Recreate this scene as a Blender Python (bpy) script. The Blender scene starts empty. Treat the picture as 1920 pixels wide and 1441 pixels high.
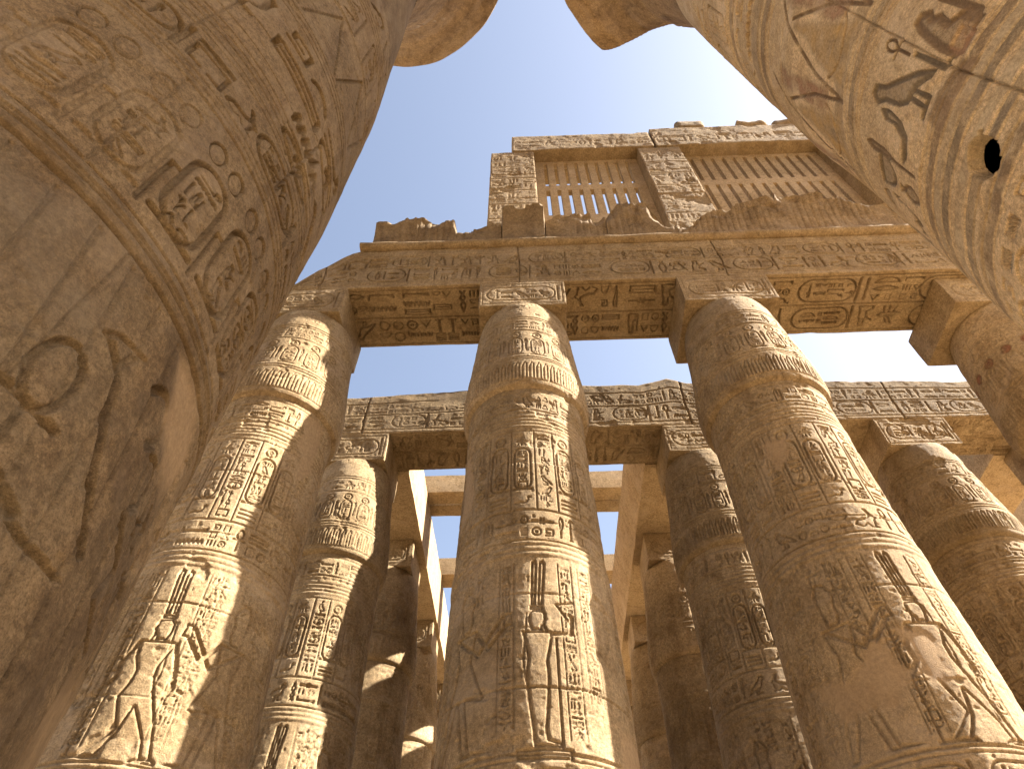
import bpy, math, random
import numpy as np
from mathutils import Matrix, Vector
sc = bpy.context.scene
R = math.radians

# ------------------------------------------------------------------ camera, sky, sun, exposure
cam = bpy.data.objects.new('camera', bpy.data.cameras.new('camera'))
sc.collection.objects.link(cam); sc.camera = cam
cam.data.sensor_fit = 'HORIZONTAL'; cam.data.sensor_width = 36.0
cam.data.lens = 36.0 * 1248.13 / 1920.0
cam.data.clip_start = 0.05; cam.data.clip_end = 2000.0
def aim_camera(pitch, yaw, roll):
    # right / up / backward axes of the camera
    fw = Vector((-math.sin(-yaw) * 0, 1, 0))
    cp, sp = math.cos(pitch), math.sin(pitch)
    r0 = Vector((1, 0, 0)); u0 = Vector((0, -sp, cp)); f0 = Vector((0, cp, sp))
    cr, sr = math.cos(roll), math.sin(roll)
    r1 = r0 * cr + u0 * sr
    u1 = -r0 * sr + u0 * cr
    zr = Matrix.Rotation(-yaw, 3, 'Z')
    r1, u1, f1 = zr @ r1, zr @ u1, zr @ f0
    m = Matrix((r1, u1, -f1)).transposed().to_4x4()
    cam.matrix_world = m
aim_camera(0.89857, -0.03102, -0.00541)

SUN_EL, SUN_AZ = R(40.8), R(-3.5)           # azimuth measured from +x towards +y
world = bpy.data.worlds.new('World'); sc.world = world; world.use_nodes = True
wn = world.node_tree.nodes; wl = world.node_tree.links
sky = wn.new('ShaderNodeTexSky'); sky.sky_type = 'NISHITA'; sky.sun_disc = False
sky.sun_elevation = SUN_EL; sky.sun_rotation = R(90) - SUN_AZ
sky.air_density = 1.0; sky.dust_density = 3.0; sky.ozone_density = 1.0; sky.altitude = 80
bg = wn['Background']; bg.inputs['Strength'].default_value = 0.054
hsv = wn.new('ShaderNodeHueSaturation'); hsv.inputs['Saturation'].default_value = .8; hsv.inputs['Value'].default_value = 1.0
wl.new(sky.outputs[0], hsv.inputs['Color']); wl.new(hsv.outputs[0], bg.inputs['Color'])
sun = bpy.data.objects.new('sun', bpy.data.lights.new('sun', 'SUN')); sc.collection.objects.link(sun)
sun.data.energy = 5.0; sun.data.angle = R(0.53); sun.data.color = (1.0, 0.92, 0.79)
sd = Vector((math.cos(SUN_EL) * math.cos(SUN_AZ), math.cos(SUN_EL) * math.sin(SUN_AZ), math.sin(SUN_EL)))
sun.rotation_euler = sd.to_track_quat('Z', 'Y').to_euler()
sc.view_settings.view_transform = 'Standard'; sc.view_settings.look = 'None'
sc.view_settings.gamma = 1.0; sc.view_settings.use_curve_mapping = False
sc.view_settings.exposure = 2.65
sc.cycles.max_bounces = 8; sc.cycles.diffuse_bounces = 6

GROUND = -1.5
rng = np.random.default_rng(7)
random.seed(7)

# ------------------------------------------------------------------ noise
def smooth(t): return t * t * (3 - 2 * t)
def sstep(a, b, x): return smooth(np.clip((x - a) / (b - a), 0, 1))
def _h3(i, j, k, s):
    n = (i * 374761393 + j * 668265263 + k * 1274126177 + s * 974711) & 0xffffffff
    n = ((n ^ (n >> 13)) * 1274126177) & 0xffffffff
    n = (n ^ (n >> 16)) & 0xffff
    return n / 65535.0
def noise3(P, scale, seed=0):
    Q = np.asarray(P, dtype=np.float64) * scale
    I = np.floor(Q).astype(np.int64); F = smooth(Q - I)
    out = 0
    for a in (0, 1):
        wa = F[..., 0] if a else 1 - F[..., 0]
        for b in (0, 1):
            wb = F[..., 1] if b else 1 - F[..., 1]
            for c in (0, 1):
                wc = F[..., 2] if c else 1 - F[..., 2]
                out = out + wa * wb * wc * _h3(I[..., 0] + a, I[..., 1] + b, I[..., 2] + c, seed)
    return out * 2 - 1
def fbm3(P, scale, octv=3, seed=0):
    v = 0; a = 1; t = 0
    for o in range(octv):
        v = v + a * noise3(P, scale * 2 ** o, seed + o * 17); t += a; a *= 0.5
    return v / t

# ------------------------------------------------------------------ carved signs (unit boxes, y up)
def sd_seg(X, Y, a, b):
    ax, ay = a; bx, by = b
    dx, dy = bx - ax, by - ay; L = dx * dx + dy * dy + 1e-12
    t = np.clip(((X - ax) * dx + (Y - ay) * dy) / L, 0, 1)
    return np.hypot(X - ax - t * dx, Y - ay - t * dy)
def sd_line(X, Y, pts):
    d = np.full(X.shape, 9e9)
    for a, b in zip(pts[:-1], pts[1:]): d = np.minimum(d, sd_seg(X, Y, a, b))
    return d
def sd_poly(X, Y, pts):
    d = sd_line(X, Y, list(pts) + [pts[0]])
    ins = np.zeros(X.shape, bool); n = len(pts)
    for i in range(n):
        x1, y1 = pts[i]; x2, y2 = pts[(i + 1) % n]
        if y1 == y2: continue
        c = ((y1 > Y) != (y2 > Y)) & (X < (x2 - x1) * (Y - y1) / (y2 - y1) + x1)
        ins ^= c
    return np.where(ins, -d, d)
def arc(cx, cy, r, a0, a1, n=12, ry=None):
    ry = ry or r
    return [(cx + r * math.cos(R(a0 + (a1 - a0) * i / n)), cy + ry * math.sin(R(a0 + (a1 - a0) * i / n))) for i in range(n + 1)]
def wave(x0, x1, y, amp, n):
    return [(x0 + (x1 - x0) * i / n, y + (amp if i % 2 else -amp)) for i in range(n + 1)]
L_, P_ = 'l', 'p'
bird_body = [(0.08, 0.80), (0.2, 0.92), (0.36, 0.9), (0.42, 0.74), (0.62, 0.55), (0.82, 0.36), (0.98, 0.1), (0.86, 0.12), (0.62, 0.26), (0.5, 0.28), (0.36, 0.3), (0.24, 0.44), (0.2, 0.66)]
GLY = {
 # tall
 'reed': (0.35, [(P_, [(0.42, 0), (0.55, 0), (0.58, 0.35), (0.85, 0.6), (0.8, 0.9), (0.5, 1.0), (0.3, 0.85), (0.4, 0.4)])]),
 'ankh': (0.5, [(L_, .12, [(0.5, 0.02), (0.5, 0.55)]), (L_, .12, [(0.08, 0.5), (0.92, 0.5)]), (L_, .11, arc(0.5, 0.76, 0.24, -90, 270, 16, 0.2))]),
 'djed': (0.42, [(L_, .2, [(0.5, 0), (0.5, 0.62)]), (L_, .08, [(0.05, 0.68), (0.95, 0.68)]), (L_, .08, [(0.05, 0.78), (0.95, 0.78)]), (L_, .08, [(0.05, 0.88), (0.95, 0.88)]), (L_, .08, [(0.1, 0.98), (0.9, 0.98)]), (L_, .1, [(0.2, 0.02), (0.8, 0.02)])]),
 'was': (0.3, [(L_, .13, [(0.45, 0), (0.5, 0.85)]), (L_, .13, [(0.1, 0.78), (0.5, 0.98), (0.9, 0.9)]), (L_, .1, [(0.2, 0), (0.45, 0.08), (0.7, 0)])]),
 'stroke': (0.22, [(L_, .4, [(0.5, 0.08), (0.5, 0.92)])]),
 'feather': (0.32, [(P_, [(0.4, 0), (0.52, 0), (0.55, 0.3), (0.8, 0.75), (0.6, 1.0), (0.2, 0.95), (0.25, 0.5)])]),
 'sedge': (0.45, [(L_, .1, [(0.5, 0), (0.5, 0.95)]), (L_, .1, [(0.5, 0.55), (0.15, 0.85), (0.05, 0.75)]), (L_, .1, [(0.5, 0.4), (0.85, 0.7), (0.95, 0.6)]), (L_, .1, [(0.5, 0.95), (0.7, 0.85)])]),
 'god': (0.5, [(P_, [(0.15, 0), (0.85, 0), (0.82, 0.32), (0.6, 0.42), (0.66, 0.62), (0.58, 0.72), (0.66, 0.8), (0.55, 0.95), (0.36, 0.95), (0.26, 0.78), (0.2, 0.6), (0.14, 0.3)]), (L_, .09, [(0.9, 0.1), (0.9, 0.8)])]),
 'twist': (0.3, [(L_, .14, [(0.2, 0.02), (0.8, 0.3), (0.2, 0.6), (0.5, 0.9), (0.8, 0.6), (0.2, 0.3), (0.8, 0.02)])]),
 'jar': (0.42, [(P_, [(0.35, 0), (0.65, 0), (0.9, 0.35), (0.85, 0.65), (0.62, 0.78), (0.7, 1.0), (0.3, 1.0), (0.38, 0.78), (0.15, 0.65), (0.1, 0.35)])]),
 'flag': (0.4, [(L_, .14, [(0.3, 0), (0.3, 1.0)]), (P_, [(0.3, 0.72), (0.95, 0.78), (0.95, 0.98), (0.3, 0.98)])]),
 'leg': (0.4, [(L_, .2, [(0.3, 1.0), (0.32, 0.12), (0.85, 0.08)])]),
 # wide
 'water': (3.6, [(L_, .3, wave(0.02, 0.98, 0.5, 0.26, 12))]),
 'mouth': (2.8, [(P_, [(0.0, 0.5), (0.2, 0.78), (0.5, 0.95), (0.8, 0.78), (1.0, 0.5), (0.8, 0.22), (0.5, 0.05), (0.2, 0.22)])]),
 'basket': (2.3, [(P_, [(0.02, 0.95)] + arc(0.5, 0.92, 0.48, 180, 360, 12, 0.85)), ]),
 'bolt': (4.0, [(L_, .28, [(0.02, 0.5), (0.98, 0.5)]), (L_, .4, [(0.42, 0.2), (0.42, 0.8)]), (L_, .4, [(0.55, 0.2), (0.55, 0.8)])]),
 'snake': (2.4, [(L_, .18, [(0.02, 0.2), (0.2, 0.2), (0.35, 0.32), (0.5, 0.2), (0.68, 0.28), (0.8, 0.55), (0.78, 0.85), (0.9, 0.92), (0.98, 0.82)])]),
 'arm': (2.9, [(L_, .24, [(0.03, 0.75), (0.06, 0.3), (0.75, 0.3), (0.97, 0.55)]), (L_, .2, [(0.75, 0.3), (0.98, 0.25)])]),
 'bars': (1.9, [(L_, .12, [(0.03, 0.15), (0.97, 0.15)]), (L_, .12, [(0.03, 0.5), (0.97, 0.5)]), (L_, .12, [(0.03, 0.85), (0.97, 0.85)])]),
 'slab': (4.2, [(P_, [(0.0, 0.2), (1.0, 0.2), (1.0, 0.8), (0.0, 0.8)])]),
 'pool': (2.6, [(L_, .16, [(0.04, 0.15), (0.96, 0.15), (0.96, 0.85), (0.04, 0.85), (0.04, 0.15)]), (L_, .1, [(0.1, 0.5), (0.9, 0.5)])]),
 'viper': (2.4, [(P_, [(0.0, 0.12), (0.55, 0.2), (0.75, 0.5), (0.72, 0.75), (0.9, 0.95), (1.0, 0.7), (0.9, 0.3), (0.7, 0.08), (0.2, 0.02)])]),
 # square-ish
 'bird': (1.0, [(P_, bird_body), (L_, .07, [(0.46, 0.3), (0.44, 0.03), (0.3, 0.02)]), (L_, .07, [(0.58, 0.28), (0.6, 0.03), (0.48, 0.02)])]),
 'owl': (0.85, [(P_, [(0.18, 0.66), (0.14, 0.92), (0.3, 1.0), (0.52, 0.94), (0.56, 0.72), (0.75, 0.5), (0.95, 0.12), (0.72, 0.2), (0.5, 0.2), (0.3, 0.25), (0.18, 0.45)]), (L_, .08, [(0.4, 0.2), (0.4, 0.02), (0.25, 0.02)]), (L_, .08, [(0.58, 0.2), (0.58, 0.02), (0.45, 0.02)])]),
 'chick': (0.9, [(P_, [(0.1, 0.72), (0.22, 0.9), (0.4, 0.85), (0.45, 0.65), (0.7, 0.62), (0.9, 0.5), (0.8, 0.3), (0.5, 0.22), (0.28, 0.35), (0.24, 0.6)]), (L_, .08, [(0.45, 0.25), (0.42, 0.02), (0.28, 0.02)]), (L_, .08, [(0.6, 0.25), (0.62, 0.02)])]),
 'scarab': (0.75, [(P_, arc(0.5, 0.42, 0.32, 0, 360, 14, 0.32)), (P_, arc(0.5, 0.82, 0.2, 0, 360, 10, 0.13)), (L_, .07, [(0.2, 0.5), (0.04, 0.62), (0.1, 0.8)]), (L_, .07, [(0.8, 0.5), (0.96, 0.62), (0.9, 0.8)]), (L_, .07, [(0.22, 0.32), (0.05, 0.12)]), (L_, .07, [(0.78, 0.32), (0.95, 0.12)])]),
 'man': (0.75, [(P_, [(0.1, 0), (0.95, 0), (0.9, 0.2), (0.62, 0.3), (0.72, 0.55), (0.6, 0.66), (0.62, 0.9), (0.45, 1.0), (0.3, 0.92), (0.3, 0.68), (0.2, 0.55), (0.2, 0.25)]), (L_, .08, [(0.65, 0.55), (0.95, 0.68)])]),
 'house': (1.3, [(L_, .12, [(0.38, 0.08), (0.06, 0.08), (0.06, 0.92), (0.94, 0.92), (0.94, 0.08), (0.62, 0.08)])]),
 'eye': (1.9, [(L_, .13, arc(0.5, 0.45, 0.48, 0, 360, 16, 0.32)), (P_, arc(0.5, 0.45, 0.14, 0, 360, 10, 0.26)), (L_, .1, [(0.02, 0.95), (0.5, 0.98), (0.98, 0.85)])]),
 'bee': (1.1, [(P_, [(0.05, 0.5), (0.2, 0.65), (0.45, 0.6), (0.7, 0.62), (1.0, 0.4), (0.75, 0.36), (0.4, 0.4), (0.2, 0.36)]), (P_, [(0.35, 0.62), (0.55, 1.0), (0.75, 0.98), (0.6, 0.64)]), (L_, .06, [(0.3, 0.38), (0.25, 0.05)]), (L_, .06, [(0.5, 0.38), (0.5, 0.05)]), (L_, .06, [(0.68, 0.38), (0.78, 0.05)])]),
 'hare': (1.1, [(P_, [(0.0, 0.15), (0.15, 0.4), (0.55, 0.5), (0.68, 0.62), (0.55, 0.98), (0.66, 1.0), (0.78, 0.7), (0.98, 0.55), (0.85, 0.42), (0.8, 0.1), (0.95, 0.0), (0.6, 0.0), (0.5, 0.18), (0.3, 0.0)])]),
 # small
 'loaf': (1.7, [(P_, [(0.0, 0.08)] + arc(0.5, 0.08, 0.5, 180, 0, 10, 0.88))]),
 'disc': (1.0, [(L_, .13, arc(0.5, 0.5, 0.42, 0, 360, 20)), (P_, arc(0.5, 0.5, 0.15, 0, 360, 10))]),
 'ball': (1.0, [(P_, arc(0.5, 0.5, 0.46, 0, 360, 18))]),
 'stool': (0.9, [(P_, [(0.08, 0.05), (0.92, 0.05), (0.92, 0.95), (0.08, 0.95)])]),
 'coil': (1.0, [(L_, .13, [(0.15, 0.1), (0.85, 0.15), (0.9, 0.8), (0.25, 0.85), (0.25, 0.4), (0.6, 0.42)])]),
 'three': (1.3, [(L_, .16, [(0.12, 0.08), (0.12, 0.92)]), (L_, .16, [(0.5, 0.08), (0.5, 0.92)]), (L_, .16, [(0.88, 0.08), (0.88, 0.92)])]),
 'hill': (1.2, [(P_, [(0.02, 0.05), (0.5, 0.95), (0.98, 0.05)])]),
}
TALL = ['reed', 'ankh', 'djed', 'was', 'stroke', 'feather', 'sedge', 'god', 'twist', 'jar', 'flag', 'leg', 'reed', 'stroke']
WIDE = ['water', 'mouth', 'basket', 'bolt', 'snake', 'arm', 'bars', 'slab', 'pool', 'viper', 'water', 'basket']
SQR = ['bird', 'owl', 'chick', 'scarab', 'man', 'house', 'eye', 'bee', 'hare', 'bird', 'owl', 'man']
SML = ['loaf', 'disc', 'ball', 'stool', 'coil', 'three', 'hill', 'loaf']
_gc = {}
def glyph_map(name):
    """depth map 0..1 of a sign, 88 px on its long side, with its aspect"""
    if name in _gc: return _gc[name]
    asp, prim = GLY[name]
    N = 88; W = N if asp >= 1 else max(20, int(N * asp)); Hh = N if asp <= 1 else max(20, int(N / asp))
    y, x = np.mgrid[0:Hh, 0:W]
    X = (x + .5) / W; Y = (y + .5) / Hh
    sx = asp if asp < 1 else 1.0; sy = 1.0 / asp if asp > 1 else 1.0      # lengths in units of the long side
    D = np.zeros((Hh, W))
    for pr in prim:
        if pr[0] == L_:
            pts = [(a * sx, b * sy) for a, b in pr[2]]
            w = pr[1] * min(sx, sy)
            w = min(max(w, 0.06), .13)
            d = sd_line(X * sx, Y * sy, pts)
            D = np.maximum(D, 1 - sstep(w * .38, w * .64, d))
        else:
            pts = [(a * sx, b * sy) for a, b in pr[1]]
            d = sd_poly(X * sx, Y * sy, pts)
            e = 1 - sstep(-.010, .016, d)
            pil = 1 - 0.8 * sstep(0.015, 0.085, -d)
            D = np.maximum(D, e * pil)
    _gc[name] = (D, asp)
    return _gc[name]

# ------------------------------------------------------------------ a surface to carve: depth (inwards), mortar mask, paint
class Canvas:
    def __init__(s, u0, u1, v0, v1, res):
        s.u0, s.v0 = u0, v0
        s.nu = max(2, int(round((u1 - u0) / res)) + 1); s.nv = max(2, int(round((v1 - v0) / res)) + 1)
        s.u = np.linspace(u0, u1, s.nu); s.v = np.linspace(v0, v1, s.nv)
        s.du = s.u[1] - s.u[0]; s.dv = s.v[1] - s.v[0]
        s.H = np.zeros((s.nv, s.nu)); s.rough = np.zeros((s.nv, s.nu))
        s.mortar = np.zeros((s.nv, s.nu)); s.paint = np.zeros((s.nv, s.nu, 4))
    def win(s, a, b, c, d):
        i0 = max(0, int((a - s.u0) / s.du)); i1 = min(s.nu, int((b - s.u0) / s.du) + 2)
        j0 = max(0, int((c - s.v0) / s.dv)); j1 = min(s.nv, int((d - s.v0) / s.dv) + 2)
        if i1 <= i0 or j1 <= j0: return None
        return slice(j0, j1), slice(i0, i1), *np.meshgrid(s.u[i0:i1], s.v[j0:j1])
    def cut(s, J, I, d, depth):
        s.H[J, I] = np.maximum(s.H[J, I], d * depth)
    def stamp(s, name, a, b, w, h, depth, flip=False):
        W = s.win(a, a + w, b, b + h)
        if W is None: return
        J, I, U, V = W
        D, asp = glyph_map(name)
        x = (U - a) / w; y = (V - b) / h
        ok = (x >= 0) & (x <= 1) & (y >= 0) & (y <= 1)
        if flip: x = 1 - x
        fx = np.clip(x * D.shape[1] - .5, 0, D.shape[1] - 1.001); fy = np.clip(y * D.shape[0] - .5, 0, D.shape[0] - 1.001)
        ix = fx.astype(int); iy = fy.astype(int); fx -= ix; fy -= iy
        d = (D[iy, ix] * (1 - fx) + D[iy, ix + 1] * fx) * (1 - fy) + (D[iy + 1, ix] * (1 - fx) + D[iy + 1, ix + 1] * fx) * fy
        s.cut(J, I, d * ok, depth)
    def line(s, pts, width, depth):
        xs = [q[0] for q in pts]; ys = [q[1] for q in pts]; m = width * 1.5
        W = s.win(min(xs) - m, max(xs) + m, min(ys) - m, max(ys) + m)
        if W is None: return
        J, I, U, V = W
        e = min(.18 * width, .006); s.cut(J, I, 1 - sstep(width * .5 - e, width * .5 + e, sd_line(U, V, pts)), depth)
    def poly(s, pts, depth, edge=0.02, flat=0.45, grow=0.12):
        xs = [q[0] for q in pts]; ys = [q[1] for q in pts]
        W = s.win(min(xs) - .05, max(xs) + .05, min(ys) - .05, max(ys) + .05)
        if W is None: return
        J, I, U, V = W
        d = sd_poly(U, V, pts)
        s.cut(J, I, (1 - sstep(-edge * .5, edge * .5, d)) * (1 - (1 - flat) * sstep(0.01, grow, -d)), depth)
    def hline(s, v, width, depth, a=None, b=None):
        s.line([(s.u[0] - 1 if a is None else a, v), (s.u[-1] + 1 if b is None else b, v)], width, depth)
    def ridge(s, v0, v1, amount):
        t = (s.v - v0) / (v1 - v0)
        k = np.where((t > 0) & (t < 1), np.sqrt(np.clip(1 - (2 * t - 1) ** 2, 0, 1)), 0)
        s.H -= (k * amount)[:, None]
    def text_row(s, a, b, v0, v1, depth, r, dens=1.0):
        h = v1 - v0; x = a; g = h * .07
        while x < b - .2 * h:
            k = r.random()
            if k < .3:
                n = r.choice(TALL); w = GLY[n][0] * h
                s.stamp(n, x, v0, w, h, depth, r.random() < .3)
            elif k < .55:
                n = r.choice(SQR); w = min(1.0, GLY[n][0]) * h * .95
                s.stamp(n, x, v0, w, min(h, w / GLY[n][0]), depth, r.random() < .3)
                if w / GLY[n][0] < h * .8: s.stamp(r.choice(WIDE), x, v0 + w / GLY[n][0] + g, w, h - w / GLY[n][0] - g, depth)
            elif k < .88:
                w = h * r.choice([.7, .85, 1.0]); nn = r.choice([2, 2, 3]); hh = (h - g * (nn - 1)) / nn
                for q in range(nn):
                    y = v0 + q * (hh + g)
                    if r.random() < .6:
                        n = r.choice(WIDE); s.stamp(n, x, y, w, min(hh, max(hh * .6, w / GLY[n][0])), depth)
                    else:
                        w1 = w * .46
                        for z in (0, 1):
                            n = r.choice(SML); s.stamp(n, x + z * w * .54, y, min(w1, hh * GLY[n][0]), min(hh, w1 / GLY[n][0]), depth)
            else:
                w = h * .3
                n = r.choice(SML)
                for q in range(2): s.stamp(r.choice(SML), x, v0 + q * h * .55, w, h * .36, depth)
            x += w + g * 1.3
    def text_col(s, a, b, v0, v1, depth, r):
        w = b - a; y = v1; g = w * .07
        while y > v0 + .25 * w:
            k = r.random(); room = y - v0
            if k < .35:
                n = r.choice(WIDE); h = min(room, max(.22 * w, w / GLY[n][0])); s.stamp(n, a, y - h, w, h, depth)
            elif k < .6:
                n = r.choice(SQR); h = min(room, w * .95); ww = min(w, h * GLY[n][0]); s.stamp(n, a + (w - ww) / 2, y - h, ww, h, depth, r.random() < .3)
            elif k < .85:
                h = min(room, w * .8); x = a
                for q in range(3):
                    n = r.choice(TALL); ww = min(GLY[n][0] * h, w * .42)
                    if x + ww > b: break
                    s.stamp(n, x, y - h, ww, h, depth); x += ww + g
            else:
                h = min(room, w * .4); x = a
                for q in range(2):
                    n = r.choice(SML); ww = min(w * .46, h * GLY[n][0]); s.stamp(n, a + q * w * .54, y - h, ww, min(h, ww / GLY[n][0]), depth)
            y -= h + g
    def rrect(s, a, b, c, d, rad, width, depth):
        rad = min(rad, (b - a) / 2, (d - c) / 2)
        p = arc(b - rad, d - rad, rad, 0, 90, 6) + arc(a + rad, d - rad, rad, 90, 180, 6) + arc(a + rad, c + rad, rad, 180, 270, 6) + arc(b - rad, c + rad, rad, 270, 360, 6)
        s.line(p + [p[0]], width, depth)
    def cartouche_v(s, a, b, c, d, depth, r, lw=.022):
        w = b - a
        s.rrect(a, b, c + .1 * w, d, w * .5, lw, depth)
        s.line([(a - .04 * w, c + .04 * w), (b + .04 * w, c + .04 * w)], lw * 1.3, depth)
        s.text_col(a + .17 * w, b - .17 * w, c + .2 * w, d - .25 * w, depth, r)
    def cartouche_h(s, a, b, c, d, depth, r, lw=.022):
        h = d - c
        s.rrect(a, b - .1 * h, c, d, h * .5, lw, depth)
        s.line([(b, c - .03 * h), (b, d + .03 * h)], lw * 1.3, depth)
        s.text_row(a + .3 * h, b - .3 * h, c + .17 * h, d - .17 * h, depth, r)
    def fbm(s, cell, octv=3, seed=0, su=1.0):
        out = np.zeros((s.nv, s.nu)); amp = 1.0; tot = 0
        r = np.random.default_rng(seed)
        for o in range(octv):
            c = cell / 2 ** o
            gx = (s.u - s.u[0]) / (c * su); gy = (s.v - s.v[0]) / c
            G = r.random((int(gy[-1]) + 3, int(gx[-1]) + 3)) * 2 - 1
            ix = gx.astype(int); iy = gy.astype(int); fx = smooth(gx - ix)[None, :]; fy = smooth(gy - iy)[:, None]
            A = G[np.ix_(iy, ix)]; B = G[np.ix_(iy, ix + 1)]; C = G[np.ix_(iy + 1, ix)]; D = G[np.ix_(iy + 1, ix + 1)]
            out += amp * ((A * (1 - fx) + B * fx) * (1 - fy) + (C * (1 - fx) + D * fx) * fy)
            tot += amp; amp *= .5
        return out / tot
    def patch(s, pts, col=None, k=1.0, wob=.12, seed=0):
        """a smooth repair of mortar with a wandering edge"""
        U, V = np.meshgrid(s.u, s.v)
        d = sd_poly(U, V, pts) + s.fbm(.3, 3, seed) * wob
        m = (1 - sstep(-.07, .05, d)) * k
        s.H = s.H * (1 - m) + m * 0.012
        s.mortar = np.maximum(s.mortar, m)
    def tint(s, pts, rgb, a, soft=.03, wob=.05, seed=0):
        xs = [q[0] for q in pts]; ys = [q[1] for q in pts]
        W = s.win(min(xs) - .2, max(xs) + .2, min(ys) - .2, max(ys) + .2)
        if W is None: return
        J, I, U, V = W
        d = sd_poly(U, V, pts) + wob * s.fbm(.2, 3, seed + 5)[J, I]
        m = (1 - sstep(-soft, soft, d)) * a * np.clip(.75 + .7 * s.fbm(.12, 3, seed + 9)[J, I], 0, 1)
        s.paint[J, I, :3] = s.paint[J, I, :3] * (1 - m[..., None]) + np.array(rgb) * m[..., None]
        s.paint[J, I, 3] = np.maximum(s.paint[J, I, 3], m)
    def tint_line(s, pts, width, rgb, a, seed=0):
        xs = [q[0] for q in pts]; ys = [q[1] for q in pts]; m = width + .05
        W = s.win(min(xs) - m, max(xs) + m, min(ys) - m, max(ys) + m)
        if W is None: return
        J, I, U, V = W
        d = sd_line(U, V, pts)
        m = (1 - sstep(width * .4, width * .6, d)) * a * np.clip(.7 + .9 * s.fbm(.15, 3, seed + 9)[J, I], 0, 1)
        s.paint[J, I, :3] = s.paint[J, I, :3] * (1 - m[..., None]) + np.array(rgb) * m[..., None]
        s.paint[J, I, 3] = np.maximum(s.paint[J, I, 3], m)
    def weather(s, seed, worn=.55, rough=.006, pits=.012, joints=(), jw=.018, flake=.02):
        w = s.fbm(1.1, 4, seed)
        keep = 1 - worn * sstep(-.05, .45, w)
        edge = s.H < 0
        s.H = np.where(edge, s.H, s.H * keep)
        s.H += rough * s.fbm(.16, 4, seed + 1) + .35 * rough * s.fbm(.03, 2, seed + 2)
        jj = [-99] + list(joints) + [99]; rr = np.random.default_rng(seed + 77)
        for lo, hi in zip(jj[:-1], jj[1:]):
            s.H[(s.v >= lo) & (s.v < hi)] += rr.uniform(-.006, .007)
        p = s.fbm(.09, 3, seed + 3)
        s.H += pits * sstep(.42, .7, p) * (1 - s.mortar)
        big = s.fbm(.55, 4, seed + 4)
        s.H += flake * sstep(.38, .5, big) * (1 - s.mortar)              # flaked-off skin
        for j, z in enumerate(joints):
            off = .03 * s.fbm(.5, 2, seed + 30 + j)[s.nv // 2]
            d = np.abs(s.v[:, None] - z - off[None, :])
            fade = np.clip(.55 + 1.2 * s.fbm(.7, 2, seed + 60 + j), 0.1, 1)
            s.H += .02 * (1 - sstep(jw * .3, jw, d)) * fade * (1 - s.mortar)

# ------------------------------------------------------------------ meshes
def fast_mesh(name, V, F, attrs=None, smooth_shade=True):
    me = bpy.data.meshes.new(name)
    V = np.ascontiguousarray(V, dtype=np.float32); F = np.ascontiguousarray(F, dtype=np.int32)
    me.vertices.add(len(V)); me.vertices.foreach_set('co', V.ravel())
    k = F.shape[1]
    me.loops.add(F.size); me.loops.foreach_set('vertex_index', F.ravel())
    me.polygons.add(len(F)); me.polygons.foreach_set('loop_start', np.arange(0, F.size, k, dtype=np.int32))
    me.polygons.foreach_set('use_smooth', np.full(len(F), smooth_shade))
    for an, val in (attrs or {}).items():
        if val.ndim == 1:
            a = me.attributes.new(an, 'FLOAT', 'POINT'); a.data.foreach_set('value', np.ascontiguousarray(val, dtype=np.float32))
        else:
            a = me.attributes.new(an, 'FLOAT_COLOR', 'POINT'); a.data.foreach_set('color', np.ascontiguousarray(val, dtype=np.float32).ravel())
    me.update(calc_edges=True); me.validate()
    return me
def grid_faces(nv, nu, base=0, flip=False, wrap=False):
    idx = base + np.arange(nv * nu).reshape(nv, nu)
    if wrap: idx = np.concatenate([idx, idx[:, :1]], 1)
    a, b, c, d = idx[:-1, :-1], idx[:-1, 1:], idx[1:, 1:], idx[1:, :-1]
    f = np.stack([a, b, c, d], -1).reshape(-1, 4)
    return f[:, ::-1] if flip else f
def obj(name, me, mat, parent=None, loc=(0, 0, 0)):
    o = bpy.data.objects.new(name, me); sc.collection.objects.link(o)
    if mat: me.materials.append(mat)
    o.location = loc
    if parent: o.parent = parent
    return o
def tag(o, label=None, cat=None, group=None, kind=None):
    for k, v in (('label', label), ('category', cat), ('group', group), ('kind', kind)):
        if v: o[k] = v
    if label and not kind: o['kind'] = 'thing'
    return o
def thing(name, label, cat, loc, group=None):
    o = bpy.data.objects.new(name, None); sc.collection.objects.link(o); o.location = loc
    o.empty_display_size = .3
    return tag(o, label, cat, group)
def copy_tree(src, loc, label):
    r = src.copy(); sc.collection.objects.link(r); r.location = loc; r['label'] = label
    for ch in list(src.children):
        c = ch.copy(); sc.collection.objects.link(c); c.parent = r
    return r

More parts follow.
